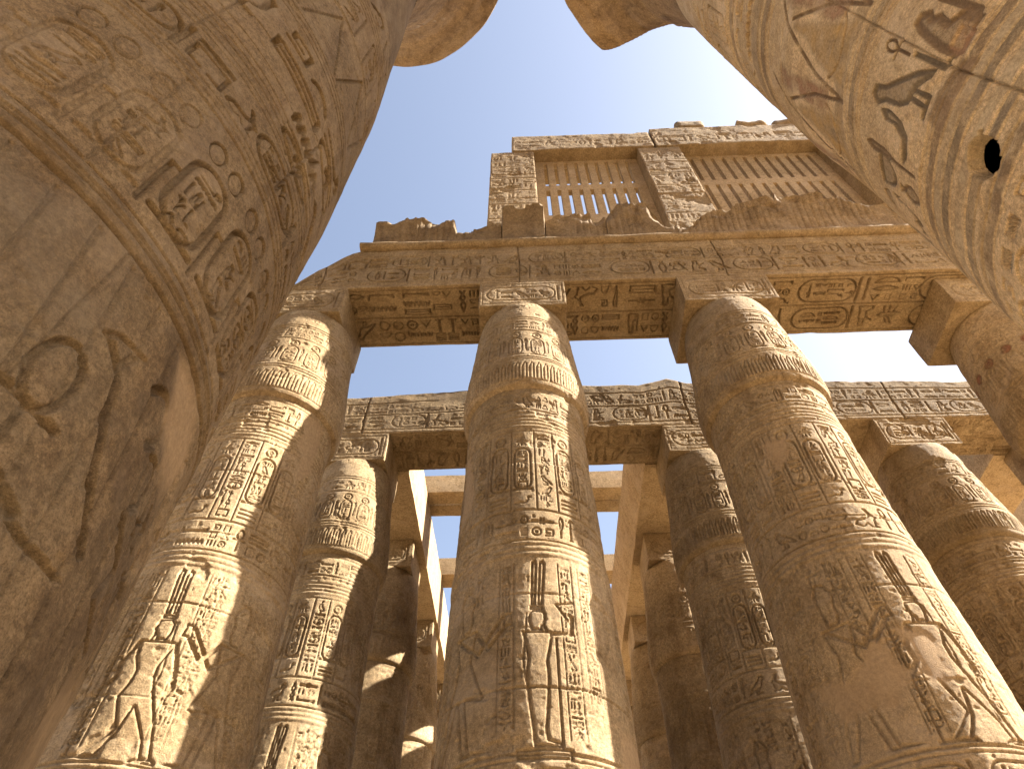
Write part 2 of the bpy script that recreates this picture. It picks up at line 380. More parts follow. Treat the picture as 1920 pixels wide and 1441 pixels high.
# ------------------------------------------------------------------ materials
def stone(name, c1, c2, c3, dark, bump=.5, scale=1.0, rough=.92, stain=.6, block=0.0):
    m = bpy.data.materials.new(name); m.use_nodes = True
    nt = m.node_tree; N = nt.nodes; Lk = nt.links
    b = N['Principled BSDF']; b.inputs['Roughness'].default_value = rough
    b.inputs['Specular IOR Level'].default_value = .25
    geo = N.new('ShaderNodeNewGeometry')
    def noise(sc_, det, rgh=.6, dist=0.0, vec=None):
        n = N.new('ShaderNodeTexNoise'); n.inputs['Scale'].default_value = sc_ * scale; n.inputs['Detail'].default_value = det
        n.inputs['Roughness'].default_value = rgh; n.inputs['Distortion'].default_value = dist
        Lk.new(vec or geo.outputs['Position'], n.inputs['Vector']); return n
    def ramp(src, p0, p1, a=(0, 0, 0, 1), bb=(1, 1, 1, 1)):
        r = N.new('ShaderNodeValToRGB'); r.color_ramp.elements[0].position = p0; r.color_ramp.elements[1].position = p1
        r.color_ramp.elements[0].color = a; r.color_ramp.elements[1].color = bb
        Lk.new(src, r.inputs[0]); return r
    def mix(f, a, bb, mode='MIX'):
        x = N.new('ShaderNodeMix'); x.data_type = 'RGBA'; x.blend_type = mode
        for s_, v in ((x.inputs[0], f), (x.inputs[6], a), (x.inputs[7], bb)):
            if isinstance(v, (int, float)): s_.default_value = v
            elif isinstance(v, tuple): s_.default_value = (*v, 1)
            else: Lk.new(v, s_)
        return x.outputs[2]
    n1 = noise(.55, 5, .62, .4); n2 = noise(2.3, 6, .65); n3 = noise(22, 6, .75); n4 = noise(75, 3, .75)
    mp = N.new('ShaderNodeMapping'); mp.inputs['Scale'].default_value = (1.6, 1.6, .22)
    Lk.new(geo.outputs['Position'], mp.inputs[0])
    n5 = noise(1.6, 6, .68, .6, mp.outputs[0])
    col = mix(ramp(n1.outputs[0], .36, .64).outputs[0], c1, c2)
    col = mix(ramp(n2.outputs[0], .45, .72).outputs[0], col, c3)
    st = ramp(n5.outputs[0], .5, .72)
    mu = N.new('ShaderNodeMath'); mu.operation = 'MULTIPLY'; mu.inputs[1].default_value = stain; Lk.new(st.outputs[0], mu.inputs[0])
    col = mix(mu.outputs[0], col, dark)
    sp = ramp(n3.outputs[0], .3, .7, (.52, .505, .48, 1), (1.3, 1.3, 1.3, 1))
    col = mix(1.0, col, sp.outputs[0], 'MULTIPLY')
    sp2 = ramp(n4.outputs[0], .3, .7, (.62, .62, .61, 1), (1.26, 1.26, 1.26, 1))
    col = mix(1.0, col, sp2.outputs[0], 'MULTIPLY')
    n6 = noise(6.0, 7, .75, 1.2)
    sp3 = ramp(n6.outputs[0], .38, .52, (.66, .64, .60, 1), (1, 1, 1, 1))
    col = mix(.7, col, mix(1.0, col, sp3.outputs[0], 'MULTIPLY'))
    # courses differ a little in tone; dusty grey-beige bloom in places
    sx = N.new('ShaderNodeSeparateXYZ'); Lk.new(geo.outputs['Position'], sx.inputs[0])
    dz = N.new('ShaderNodeMath'); dz.operation = 'MULTIPLY_ADD'; dz.inputs[1].default_value = .12; Lk.new(n2.outputs[0], dz.inputs[0]); Lk.new(sx.outputs[2], dz.inputs[2])
    dv = N.new('ShaderNodeMath'); dv.operation = 'DIVIDE'; dv.inputs[1].default_value = 1.13; Lk.new(dz.outputs[0], dv.inputs[0])
    fl = N.new('ShaderNodeMath'); fl.operation = 'FLOOR'; Lk.new(dv.outputs[0], fl.inputs[0])
    oi0 = N.new('ShaderNodeObjectInfo'); cx = N.new('ShaderNodeCombineXYZ'); Lk.new(fl.outputs[0], cx.inputs[0]); Lk.new(oi0.outputs['Random'], cx.inputs[1])
    wn_ = N.new('ShaderNodeTexWhiteNoise'); wn_.noise_dimensions = '2D'; Lk.new(cx.outputs[0], wn_.inputs['Vector'])
    wr = ramp(wn_.outputs['Value'], 0, 1, (.87, .86, .84, 1), (1.09, 1.09, 1.09, 1))
    col = mix(1.0, col, wr.outputs[0], 'MULTIPLY')
    nd = noise(.9, 5, .65, .8)
    dm = ramp(nd.outputs[0], .52, .70, (0, 0, 0, 1), (.42, .42, .42, 1))
    col = mix(dm.outputs[0], col, (c2[0] * .98, c2[1] * 1.03, c2[2] * 1.22))
    oi = N.new('ShaderNodeObjectInfo')
    tr = ramp(oi.outputs['Random'], 0, 1, (.90, .89, .87, 1), (1.07, 1.07, 1.07, 1))
    col = mix(1.0, col, tr.outputs[0], 'MULTIPLY')
    am = N.new('ShaderNodeAttribute'); am.attribute_name = 'mortar'
    mc = mix(ramp(n2.outputs[0], .3, .7).outputs[0], (.30, .205, .115), (.36, .255, .148))
    mm = N.new('ShaderNodeMath'); mm.operation = 'MULTIPLY'; mm.inputs[1].default_value = .85; Lk.new(am.outputs['Fac'], mm.inputs[0])
    col = mix(mm.outputs[0], col, mix(.5, mc, mix(1.0, mc, sp.outputs[0], 'MULTIPLY')))
    ap = N.new('ShaderNodeAttribute'); ap.attribute_name = 'paint'
    pm = mix(.75, ap.outputs['Color'], mix(1.0, ap.outputs['Color'], sp.outputs[0], 'MULTIPLY'))
    aq = N.new('ShaderNodeAttribute'); aq.attribute_name = 'paint_amount'
    col = mix(aq.outputs['Fac'], col, pm)
    Lk.new(col, b.inputs['Base Color'])
    ad = N.new('ShaderNodeMath'); ad.operation = 'MULTIPLY_ADD'; ad.inputs[1].default_value = .4
    Lk.new(n3.outputs[0], ad.inputs[0]); Lk.new(n4.outputs[0], ad.inputs[2])
    bp = N.new('ShaderNodeBump'); bp.inputs['Strength'].default_value = bump; bp.inputs['Distance'].default_value = .012
    Lk.new(ad.outputs[0], bp.inputs['Height']); Lk.new(bp.outputs[0], b.inputs['Normal'])
    return m
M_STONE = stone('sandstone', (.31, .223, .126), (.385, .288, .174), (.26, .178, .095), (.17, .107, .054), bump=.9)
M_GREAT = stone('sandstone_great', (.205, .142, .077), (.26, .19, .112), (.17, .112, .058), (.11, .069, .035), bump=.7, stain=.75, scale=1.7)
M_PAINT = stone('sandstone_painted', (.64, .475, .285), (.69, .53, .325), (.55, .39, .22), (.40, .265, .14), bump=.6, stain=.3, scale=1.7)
M_NEW = stone('restored_stone', (.41, .30, .18), (.46, .345, .21), (.36, .255, .145), (.28, .19, .105), bump=.5, stain=.55)
M_GRILLE = stone('grille_stone', (.42, .312, .195), (.46, .35, .225), (.37, .27, .16), (.28, .195, .11), bump=.35, stain=.3)
M_SAND = stone('sand', (.40, .30, .185), (.45, .34, .215), (.34, .25, .15), (.28, .20, .12), bump=.4, stain=.2)
M_DARK = stone('sandstone_shaded_patina', (.23, .163, .095), (.29, .212, .13), (.185, .125, .07), (.115, .075, .042), bump=.9, stain=.8)  # cornice stone: patina tone with the overhang's shade put into the colour
M_CAP = stone('sandstone_ochre', (.34, .222, .108), (.40, .28, .155), (.26, .165, .08), (.13, .08, .042), bump=.9, stain=.8)

# ------------------------------------------------------------------ ground
gs = 400.0
gx = np.concatenate([np.linspace(-gs, -30, 12), np.linspace(-28, 40, 90), np.linspace(42, gs, 12)])
gy = np.concatenate([np.linspace(-gs, -30, 12), np.linspace(-28, 45, 90), np.linspace(47, gs, 12)])
GX, GY = np.meshgrid(gx, gy)
gP = np.stack([GX, GY, np.zeros_like(GX)], -1)
gP[..., 2] = GROUND + .03 * fbm3(gP, .3, 3, 3)
tag(obj('ground', fast_mesh('ground', gP.reshape(-1, 3), grid_faces(*GX.shape)), M_SAND), kind='structure')

# ------------------------------------------------------------------ column builder
def revolve(cv, prof, th_seam, u_radius, part_rows, extra=None, coarse=40, edge_fade=.12):
    """surface of revolution from the profile, carved by the canvas (u = angle * u_radius, v = z). Returns {part: mesh data}."""
    th_f = cv.u / u_radius
    a0, a1 = th_f[0], th_f[-1]
    th_b = np.linspace(a1, a0 + 2 * math.pi, coarse + 2)[1:-1]
    th = np.concatenate([th_f, th_b])
    out = {}
    fade = sstep(0, edge_fade, np.minimum(cv.u - cv.u[0], cv.u[-1] - cv.u))
    for part, zs in part_rows.items():
        zs = np.asarray(zs)
        rad = np.interp(zs, prof[:, 0], prof[:, 1])
        j = np.clip((zs - cv.v0) / cv.dv, 0, cv.nv - 1.001); j0 = j.astype(int); f = (j - j0)[:, None]
        inside = ((zs >= cv.v[0] - 1e-6) & (zs <= cv.v[-1] + 1e-6))[:, None]
        H = (cv.H[j0] * (1 - f) + cv.H[j0 + 1] * f) * fade[None, :] * inside
        Mo = (cv.mortar[j0] * (1 - f) + cv.mortar[j0 + 1] * f) * inside
        Pa = (cv.paint[j0] * (1 - f[..., None]) + cv.paint[j0 + 1] * f[..., None]) * inside[..., None]
        nb = len(th_b); nz = len(zs)
        H = np.concatenate([H, np.zeros((nz, nb))], 1); Mo = np.concatenate([Mo, np.zeros((nz, nb))], 1)
        Pa = np.concatenate([Pa, np.zeros((nz, nb, 4))], 1)
        hole = H > .5; H = np.minimum(H, .1)                 # an open hole through the skin of the shaft
        r = rad[:, None] - H
        T = np.broadcast_to(th[None, :], r.shape)
        if extra is not None: r = extra(r, T, np.broadcast_to(zs[:, None], r.shape))
        V = np.stack([r * np.sin(T), -r * np.cos(T), np.broadcast_to(zs[:, None], r.shape)], -1).reshape(-1, 3)
        F = grid_faces(nz, len(th), wrap=True)
        if hole.any(): F = F[~hole.ravel()[F].all(1)]
        n0 = len(V)
        # closing caps
        V = np.concatenate([V, [[0, 0, zs[0]], [0, 0, zs[-1]]]])
        k = len(th); i = np.arange(k); i2 = (i + 1) % k
        bot = np.stack([i2, i, np.full(k, n0), np.full(k, n0)], 1)[:, :3]
        top = np.stack([i + (nz - 1) * k, i2 + (nz - 1) * k, np.full(k, n0 + 1)], 1)
        at = {'mortar': np.concatenate([Mo.ravel(), [0, 0]])}
        if cv.paint[..., 3].max() > 0:
            Pa = np.concatenate([Pa.reshape(-1, 4), np.zeros((2, 4))]); at['paint_amount'] = Pa[:, 3].copy(); at['paint'] = Pa
        out[part] = (V, F, np.concatenate([bot, top]), at)
    return out
def mesh_from(name, data):
    V, F, T, at = data
    # triangles of the caps are written as quads with a doubled centre avoided: build both face kinds
    me = bpy.data.meshes.new(name)
    V = np.ascontiguousarray(V, dtype=np.float32)
    me.vertices.add(len(V)); me.vertices.foreach_set('co', V.ravel())
    li = np.concatenate([F.ravel(), T.ravel()]).astype(np.int32)
    me.loops.add(len(li)); me.loops.foreach_set('vertex_index', li)
    st = np.concatenate([np.arange(len(F)) * 4, len(F) * 4 + np.arange(len(T)) * 3]).astype(np.int32)
    me.polygons.add(len(st)); me.polygons.foreach_set('loop_start', st)
    me.polygons.foreach_set('use_smooth', np.concatenate([np.ones(len(F), bool), np.zeros(len(T), bool)]))
    for an, val in at.items():
        if val.ndim == 1:
            a = me.attributes.new(an, 'FLOAT', 'POINT'); a.data.foreach_set('value', np.ascontiguousarray(val, dtype=np.float32))
        else:
            a = me.attributes.new(an, 'FLOAT_COLOR', 'POINT'); a.data.foreach_set('color', np.ascontiguousarray(val, dtype=np.float32).ravel())
    me.update(calc_edges=True); me.validate()
    return me

# a stone block with worn edges; carve = {'front': canvas(x,z), 'soffit': canvas(x,y), 'left'/'right': canvas(y,z)}
def block_mesh(name, b0, b1, res=.08, wear=.03, rough=.012, carve=None, seed=0, warp=None, sides=None, chip=.05):
    b0 = np.array(b0, float); b1 = np.array(b1, float); carve = carve or {}
    Vs = []; Fs = []; base = 0; Ms = []
    spec = {'front': (0, 2, 1, 0, True), 'back': (0, 2, 1, 1, False), 'left': (1, 2, 0, 0, False), 'right': (1, 2, 0, 1, True),
            'soffit': (0, 1, 2, 0, False), 'top': (0, 1, 2, 1, True)}
    for face, (ua, va, na, hi, fl) in spec.items():
        cv = carve.get(face)
        if cv is not None:
            u, v = cv.u, cv.v
            H = cv.H.copy()
            eu = np.minimum(u - u[0], u[-1] - u); ev = np.minimum(v - v[0], v[-1] - v)
            H *= sstep(0, .03, np.minimum(eu[None, :], ev[:, None])); Mo = cv.mortar
        else:
            rs = (sides or {}).get(face, res)
            u = np.linspace(b0[ua], b1[ua], max(2, int((b1[ua] - b0[ua]) / rs) + 1)); v = np.linspace(b0[va], b1[va], max(2, int((b1[va] - b0[va]) / rs) + 1))
            H = np.zeros((len(v), len(u))); Mo = H
        U, Vv = np.meshgrid(u, v)
        P = np.zeros(U.shape + (3,)); P[..., ua] = U; P[..., va] = Vv; P[..., na] = b1[na] if hi else b0[na]
        Q = P.copy()
        # worn arrises
        w = wear * (1 + .6 * fbm3(P, 1.7, 2, seed)) + chip * sstep(.25, .7, fbm3(P, 1.1, 3, seed + 5))
        w = np.maximum(w, .004)[..., None]
        inner = np.clip(P, np.minimum(b0 + w, (b0 + b1) / 2), np.maximum(b1 - w, (b0 + b1) / 2))
        dv = P - inner; ln = np.linalg.norm(dv, axis=-1, keepdims=True)
        k = np.where(ln > w, w / np.maximum(ln, 1e-9), 1)
        Q = inner + dv * k
        Q[..., na] += (-H if hi else H)
        if rough:
            d = rough * np.stack([fbm3(P + 11.3 * i, 2.2, 4, seed + 7 + i) for i in range(3)], -1)
            Q = Q + d
        if warp is not None: Q = warp(Q)
        Vs.append(Q.reshape(-1, 3)); Fs.append(grid_faces(len(v), len(u), base, flip=not fl)); base += U.size
        Ms.append(Mo.ravel())
    V = np.concatenate(Vs); F = np.concatenate(Fs)
    return fast_mesh(name, V, F, {'mortar': np.concatenate(Ms)})

# ------------------------------------------------------------------ figures carved on the columns
def xf(pts, s, z, h, flip): return [(s + (-1 if flip else 1) * x * h, z + y * h) for x, y in pts]
def plumed_god(cv, s, z, h, flip, depth, stride):
    P = lambda pts, **k: cv.poly(xf(pts, s, z, h, flip), depth, edge=.018, flat=.1, grow=.035, **k)
    Ln = lambda pts, w=.03, d=None: cv.line(xf(pts, s, z, h, flip), w, d or depth)
    if stride:
        P([(-.10, 0), (-.17, .015), (-.19, 0), (-.19, -.015), (-.08, -.015)])
        P([(-.085, .56), (.085, .56), (.075, .47), (.045, .40), (.05, .34), (.075, .27), (.02, .12), (.14, -.005), (.06, -.005), (-.0, .1), (-.02, .22), (-.1, .08), (-.12, 0), (-.17, 0), (-.13, .16), (-.075, .3), (-.05, .38), (-.05, .44), (-.07, .5)])
        P([(.04, .005), (.19, .005), (.19, -.012), (.03, -.012)])
        Ln([(-.085, .55), (-.12, .44), (-.14, .34), (-.13, .3)], .05); Ln([(.085, .55), (.13, .44), (.12, .36), (.17, .3)], .05)
        Ln([(.17, .0), (.17, .62)], .022)
    else:
        P([(-.075, .56), (.075, .56), (.062, .48), (.045, .4), (.05, .32), (.042, .2), (.03, .08), (.035, .035), (.09, .02), (.09, 0), (-.03, 0), (-.035, .08), (-.05, .2), (-.06, .32), (-.05, .42), (-.062, .5)])
        P([(-.11, -.05), (.13, -.05), (.13, -.005), (-.11, -.005)])
        Ln([(.07, .545), (.17, .56), (.185, .66)], .045); Ln([(.185, .6), (.1, .72), (.2, .75)], .022)
        Ln([(.09, .0), (.09, .52)], .022)
    P([(-.03, .565), (.025, .565), (.024, .59), (.04, .597), (.042, .606), (.038, .613), (.052, .626), (.043, .64), (.047, .655), (.036, .678), (-.02, .685), (-.042, .665), (-.044, .62)])
    Ln([(.03, .6), (.045, .56)], .025)
    P([(-.035, .685), (.035, .685), (.035, .71), (-.035, .71)])
    P([(-.03, .715), (-.003, .715), (.012, .97), (.0, 1.0), (-.02, .985)]); P([(.005, .715), (.033, .715), (.055, .97), (.045, 1.0), (.022, .985)])
    Ln([(-.05, .66), (-.07, .4), (-.06, .3)], .015, depth * .6)
def king(cv, s, z, h, flip, depth):
    P = lambda pts, **k: cv.poly(xf(pts, s, z, h, flip), depth, edge=.018, flat=.1, grow=.035, **k)
    Ln = lambda pts, w=.04, d=None: cv.line(xf(pts, s, z, h, flip), w, d or depth)
    P([(-.085, .68), (.085, .68), (.06, .55), (.05, .5), (.14, .28), (.1, .27), (.02, .3), (.07, .02), (.17, .0), (.02, 0), (-.02, .2), (-.04, .3), (-.08, .14), (-.14, 0), (-.1, 0), (-.19, 0), (-.16, .14), (-.08, .38), (-.05, .52), (-.07, .6)])
    P([(-.04, .69), (.03, .69), (.05, .75), (.04, .8), (.06, .88), (.02, .95), (-.03, .97), (-.06, .9), (-.05, .78)])
    Ln([(.08, .66), (.16, .54), (.26, .66)], .045); Ln([(-.06, .66), (.1, .52), (.24, .72)], .04)
    P([(.24, .66), (.3, .66), (.29, .74), (.25, .74)])

# ------------------------------------------------------------------ papyrus-bud columns
PROF = np.array([(-1.2, .93), (-.9, .99), (-.3, 1.08), (.6, 1.15), (2.0, 1.145), (3.0, 1.12), (4.0, 1.095), (5.5, 1.042), (6.5, 1.008), (7.4, .992), (8.1, .985), (8.44, .99),
                 (8.50, 1.06), (8.62, 1.095), (8.9, 1.10), (9.1, 1.088), (9.5, 1.05), (9.9, 1.008), (10.4, .965), (10.8, .935), (11.1, .895), (11.29, .85)])
URAD = 1.05
AB0, AB1 = 11.29, 12.215
def column_canvas(seed, res, th0=-105, th1=105, god_th=5, flip=False, stride=True, king_th=None, king_flip=False, patches=(), deep=1.0, worn=.2, full=True, zlo=2.3, discs=False):
    r = random.Random(seed)
    cv = Canvas(R(th0) * URAD, R(th1) * URAD, zlo, 11.29, res)
    a, b = cv.u[0], cv.u[-1]
    D = .025 * deep
    # neck: leaf tips, then rows of signs and little cartouches with discs
    cv.hline(10.62, .022, D * .7); cv.hline(10.55, .022, D * .7)
    cv.text_row(a, b, 10.2, 10.5, D * .8, r); cv.hline(10.14, .02, D * .6)
    x = a + .05
    while x < b:
        cv.stamp('disc', x + .02, 9.86, .2, .2, D * 1.1); cv.cartouche_v(x, x + .24, 9.28, 9.84, D, r, .02)
        cv.stamp('feather', x + .27, 9.4, .09, .42, D)
        if discs: cv.tint(arc(x + .12, 9.96, .11, 0, 360, 14), (.27, .10, .06), .8, soft=.01, wob=.01, seed=2)
        x += .40
    cv.hline(9.2, .022, D); cv.hline(9.13, .022, D)
    x = a
    while x < b:                                      # uraeus / leaf frieze round the swelling
        cv.line([(x, 8.62), (x, 8.98)], .022, D * .8); cv.line([(x + .05, 8.62), (x + .05, 8.9), (x + .09, 9.02)], .022, D * .8)
        x += .115
    cv.hline(8.58, .02, D * .6)
    cv.hline(8.36, .02, D * .7); cv.text_row(a, b, 7.98, 8.28, D * 1.1, r); cv.hline(7.92, .022, D)
    x = a
    while x < b: cv.stamp('ball', x, 7.82, .06, .06, D); x += .16
    for z in (7.74, 7.66, 7.58): cv.hline(z, .022, D * .8)
    cv.ridge(7.5, 7.56, .012)
    # tall panel of cartouches and text columns
    x = a; k = 0
    cv.hline(7.42, .02, D * .6)
    while x < b:
        cv.line([(x, 5.86), (x, 7.4)], .02, D * .8)
        if k % 3 == 1:
            cv.stamp('disc', x + .08, 7.14, .2, .2, D); cv.cartouche_v(x + .05, x + .31, 6.2, 7.1, D * 1.3, r, .026); cv.stamp('bars', x + .05, 5.9, .26, .2, D)
        elif k % 3 == 0:
            cv.text_col(x + .05, x + .25, 5.9, 7.36, D * 1.2, r)
        else:
            cv.stamp('bee', x + .05, 7.1, .22, .2, D); cv.cartouche_v(x + .05, x + .29, 6.2, 7.04, D * 1.3, r, .026); cv.stamp('snake', x + .05, 5.92, .24, .16, D)
        x += .36 if k % 3 else .30
        k += 1
    cv.hline(5.83, .022, D)
    cv.text_row(a, b, 5.4, 5.76, D * 1.2, r)
    cv.hline(5.33, .02, D)
    for z in (5.08, 5.165, 5.25): cv.ridge(z, z + .07, .014)
    # scene
    g = R(god_th) * URAD
    plumed_god(cv, g, 2.82, 2.2, flip, .032 * deep, stride)
    sg = -1 if flip else 1
    for off, lo in ((-.34, 3.0), (.36, 2.9), (.62, 3.3)):
        c = g + off * (1 if not flip else -1)
        cv.line([(c - .085, lo), (c - .085, 4.98)], .016, D * .6); cv.line([(c + .085, lo), (c + .085, 4.98)], .016, D * .6)
        cv.text_col(c - .06, c + .06, lo, 4.95, D * 1.1, r)
    if king_th is not None:
        kk = R(king_th) * URAD
        king(cv, kk, 2.82, 2.0, king_flip, .036 * deep)
        cv.text_col(kk - .1, kk + .08, 4.6, 5.0, D, r); cv.text_col(kk + .12, kk + .28, 4.45, 5.0, D, r)
        cv.text_col(kk - .42, kk - .28, 3.2, 5.0, D * .9, r)
    for t in (-88, -70, 70, 88):
        c = R(t) * URAD; cv.text_col(c - .08, c + .08, 3.0, 5.0, D, r); cv.line([(c + .13, 2.85), (c + .13, 5)], .016, D * .6)
    cv.hline(2.76, .026, D); cv.hline(2.7, .018, D * .7)
    x = a
    while x < b: cv.cartouche_h(x, x + .8, 2.36, 2.62, D, r); x += .95
    cv.weather(seed, worn=worn, joints=[3.42, 4.55, 5.62, 6.75, 7.85, 9.06, 10.1])
    for i, (pts) in enumerate(patches):
        cv.patch([(R(t) * URAD, z) for t, z in pts], seed=seed + i)
    return cv
def zrows(lo, hi, fine, z_fine):
    a = list(np.linspace(lo, z_fine, max(3, int((z_fine - lo) / .25)))) if lo < z_fine else []
    return np.array(a[:-1] + list(np.linspace(max(lo, z_fine), hi, int((hi - max(lo, z_fine)) / fine) + 1)))
def papyrus_column(x, y, label, seed, res, aw, ad=1.576, mat=None, prof=PROF, abacus_seed=1, ax=0.0, **kw):
    mat = mat or M_STONE
    t = thing('papyrus_column', label, 'column', (x, y, GROUND), 'papyrus bud columns of the side hall')
    cv = column_canvas(seed, res, **kw)
    parts = {'shaft': zrows(-1.2, 8.44, res, cv.v[0]), 'capital': np.linspace(8.44, 11.29, int(2.85 / res) + 1)}
    nz = lambda r, T, Z: r + .018 * fbm3(np.stack([r * np.sin(T) + x, -r * np.cos(T) + y, Z], -1), 1.1, 3, seed)
    for p, dat in revolve(cv, prof, 0, URAD, parts, extra=nz).items():
        me = mesh_from(p, dat); me.transform(Matrix.Translation((0, 0, -GROUND)))
        obj(p, me, mat, t)
    # abacus with a cartouche on its face
    r = random.Random(seed + 9)
    f = Canvas(-aw / 2 + ax, aw / 2 + ax, AB0, AB1, max(res, .014))
    if res < .05:
        f.line([(-aw / 2 + ax + .07, AB0 + .08), (aw / 2 + ax - .07, AB0 + .08), (aw / 2 + ax - .07, AB1 - .1), (-aw / 2 + ax + .07, AB1 - .1), (-aw / 2 + ax + .07, AB0 + .08)], .018, .014)
        f.cartouche_h(-aw / 2 + ax + .16, aw / 2 + ax - .16, AB0 + .2, AB1 - .22, .03, r, .026)
        f.weather(seed + 3, worn=.5, rough=.008)
    me = block_mesh('abacus', (-aw / 2 + ax, -ad / 2, AB0), (aw / 2 + ax, ad / 2, AB1), res=.06, wear=.025, carve={'front': f} if res < .05 else None, seed=seed, rough=.012, chip=.07)
    me.transform(Matrix.Translation((0, 0, -GROUND)))
    obj('abacus', me, mat, t)
    rr = [(0, 0), (0.0, 1.55), (.25, 1.5), (.3, 1.4), (.3, .93)]
    th = np.linspace(0, 2 * math.pi, 65)[:-1]
    V = np.concatenate([np.stack([q * np.sin(th), -q * np.cos(th), np.full(64, z)], 1) for z, q in rr[1:]])
    obj('base', fast_mesh('base', V, grid_faces(4, 64, wrap=True)), mat, t)
    return t
X1 = (-4.39, 0.0, 4.16, 9.65)
Y1, Y2, Y3, Y4, Y5 = 7.78, 11.92, 16.06, 20.2, 24.34
papyrus_column(X1[0], Y1, 'sunlit front column beside the huge left shaft, striding plumed figure low on it', 11, .0105, 1.49, god_th=12, flip=True, stride=True, king_th=55, king_flip=True,
    patches=[[(48, 8.3), (75, 8.4), (80, 7.3), (60, 7.0)]])
papyrus_column(X1[1], Y1, 'centre front column with a narrow strip of sun and a mummy-shaped plumed figure', 23, .0105, 1.76, god_th=3, stride=False, king_th=-44,
    patches=[[(-75, 7.5), (-55, 7.2), (-50, 6.2), (-70, 6.0)], [(50, 3.1), (85, 3.2), (85, 2.2), (48, 2.2)]])
papyrus_column(X1[2], Y1, 'front column right of the centre one, broad smooth mortar repair across its lower shaft', 37, .0105, 1.852, ax=-.02, god_th=5, flip=True, stride=True, king_th=-42, king_flip=False,
    patches=[[(-75, 3.75), (-45, 3.6), (-25, 3.9), (-12, 3.5), (-25, 3.15), (-60, 3.2)], [(-10, 4.0), (4, 3.9), (6, 3.5), (-6, 3.4)], [(-40, 7.2), (-15, 7.3), (-20, 6.8), (-38, 6.6)]])
papyrus_column(X1[3], Y1 + .25, 'shaded front column with red painted discs, half hidden behind the huge right shaft', 41, .02, 2.25, god_th=-20, ax=0.05, ad=1.6, th0=-150, th1=60, discs=True)
papyrus_column(-4.2, Y2, 'second row column with a sun strip down its middle, left of the centre column', 53, .018, 1.62, king_th=50, worn=.25, deep=1.35)
papyrus_column(0.0, Y2, 'second row column hidden directly behind the centre front column', 59, .03, 1.7)
papyrus_column(4.2, Y2, 'second row column between the centre front column and the mortar-repaired one', 61, .018, 1.7, king_th=-40, worn=.2, deep=1.45)
papyrus_column(9.35, Y2, 'second row column with rounded bud, seen right of the mortar-repaired front column', 67, .018, 1.72, king_th=-40, worn=.2, deep=1.45)
papyrus_column(13.2, Y2, 'second row column at the right frame edge, only its abacus corner showing', 71, .03, 1.8)
inner = papyrus_column(-4.1, Y3, 'third row column on the left, lozenge of sunlight on its shaft', 83, .03, 1.6, worn=.6)
copy_tree(inner, (0.0, Y3, GROUND), 'third row column hidden behind the two middle columns in front of it')
copy_tree(inner, (4.05, Y3, GROUND), 'third row column on the right, under the orange lit long beam')
copy_tree(inner, (-4.0, Y4, GROUND), 'fourth row column on the left, seen in the gap beside the centre column')
copy_tree(inner, (4.0, Y4, GROUND), 'fourth row column on the right, deep in shade beside the centre column')
copy_tree(inner, (-4.0, Y5, GROUND), 'fifth row column on the left, farthest of the left files')
copy_tree(inner, (4.0, Y5, GROUND), 'fifth row column on the right, farthest of the right files')

# ------------------------------------------------------------------ entablature of the first row
def jag(x, pts): return np.interp(x, [p[0] for p in pts], [p[1] for p in pts])
r = random.Random(5)
AX0, AX1 = -5.05, 12.5
f = Canvas(AX0, AX1, 12.222, 13.88, .013)
f.hline(12.34, .022, .02); f.hline(12.42, .018, .016); f.hline(13.02, .02, .02); f.hline(13.58, .022, .02)
x = AX0 + .1
while x < AX1:
    f.text_row(x, x + 1.5, 12.48, 12.98, .046, r); f.cartouche_h(x + 1.62, x + 2.5, 12.47, 12.99, .046, r, .026); x += 2.62
x = AX0 + .1
while x < AX1: f.text_row(x, x + 2.0, 13.08, 13.52, .042, r); f.cartouche_h(x + 2.1, x + 2.9, 13.08, 13.52, .042, r); x += 3.02
for q in (-4.3, -.06, 4.3, 9.7): f.line([(q, 12.2), (q + .03, 13.0), (q - .02, 14)], .022, .05)
f.weather(301, worn=.3, rough=.005, pits=.01)
s_ = Canvas(AX0, AX1, 7.01, 8.55, .012)
for lo, hi, sd_ in ((7.16, 7.74, 1), (7.86, 8.42, 2)):
    r = random.Random(90 + sd_); x = AX0 + .1; k = 0
    s_.hline(lo - .05, .026, .05); s_.hline(hi + .05, .026, .05)
    while x < AX1:
        if k % 2 and x > 4.9: s_.cartouche_h(x, x + 1.25, lo + .02, hi - .02, .085, r, .036); x += 1.35
        else: s_.text_row(x, x + 1.1, lo, hi, .085, r); x += 1.2
        k += 1
s_.weather(305, worn=.1, rough=.006, pits=.008)
DIAG = [(-5.05, 12.26), (-4.8, 12.52), (-4.47, 13.05), (-4.3, 13.22), (-4.05, 13.6), (-3.85, 13.8), (-3.7, 13.88)]
def left_break(Q):
    top = np.where(Q[..., 0] < -3.7, jag(Q[..., 0], DIAG), 13.88)
    k = np.clip((top - 12.22) / 1.66, .02, 1)
    Q[..., 2] = np.where(Q[..., 2] > 12.22, 12.22 + (Q[..., 2] - 12.22) * k, Q[..., 2]); return Q
arch = thing('architrave', 'carved front architrave over the sunlit columns, its left end broken on a slant', 'architrave', (0, 0, 0))
obj('beam', block_mesh('beam', (AX0, 7.01, 12.222), (AX1, 8.55, 13.88), res=.1, wear=.03, carve={'front': f, 'soffit': s_}, seed=3, warp=left_break, chip=.08), M_STONE, arch)
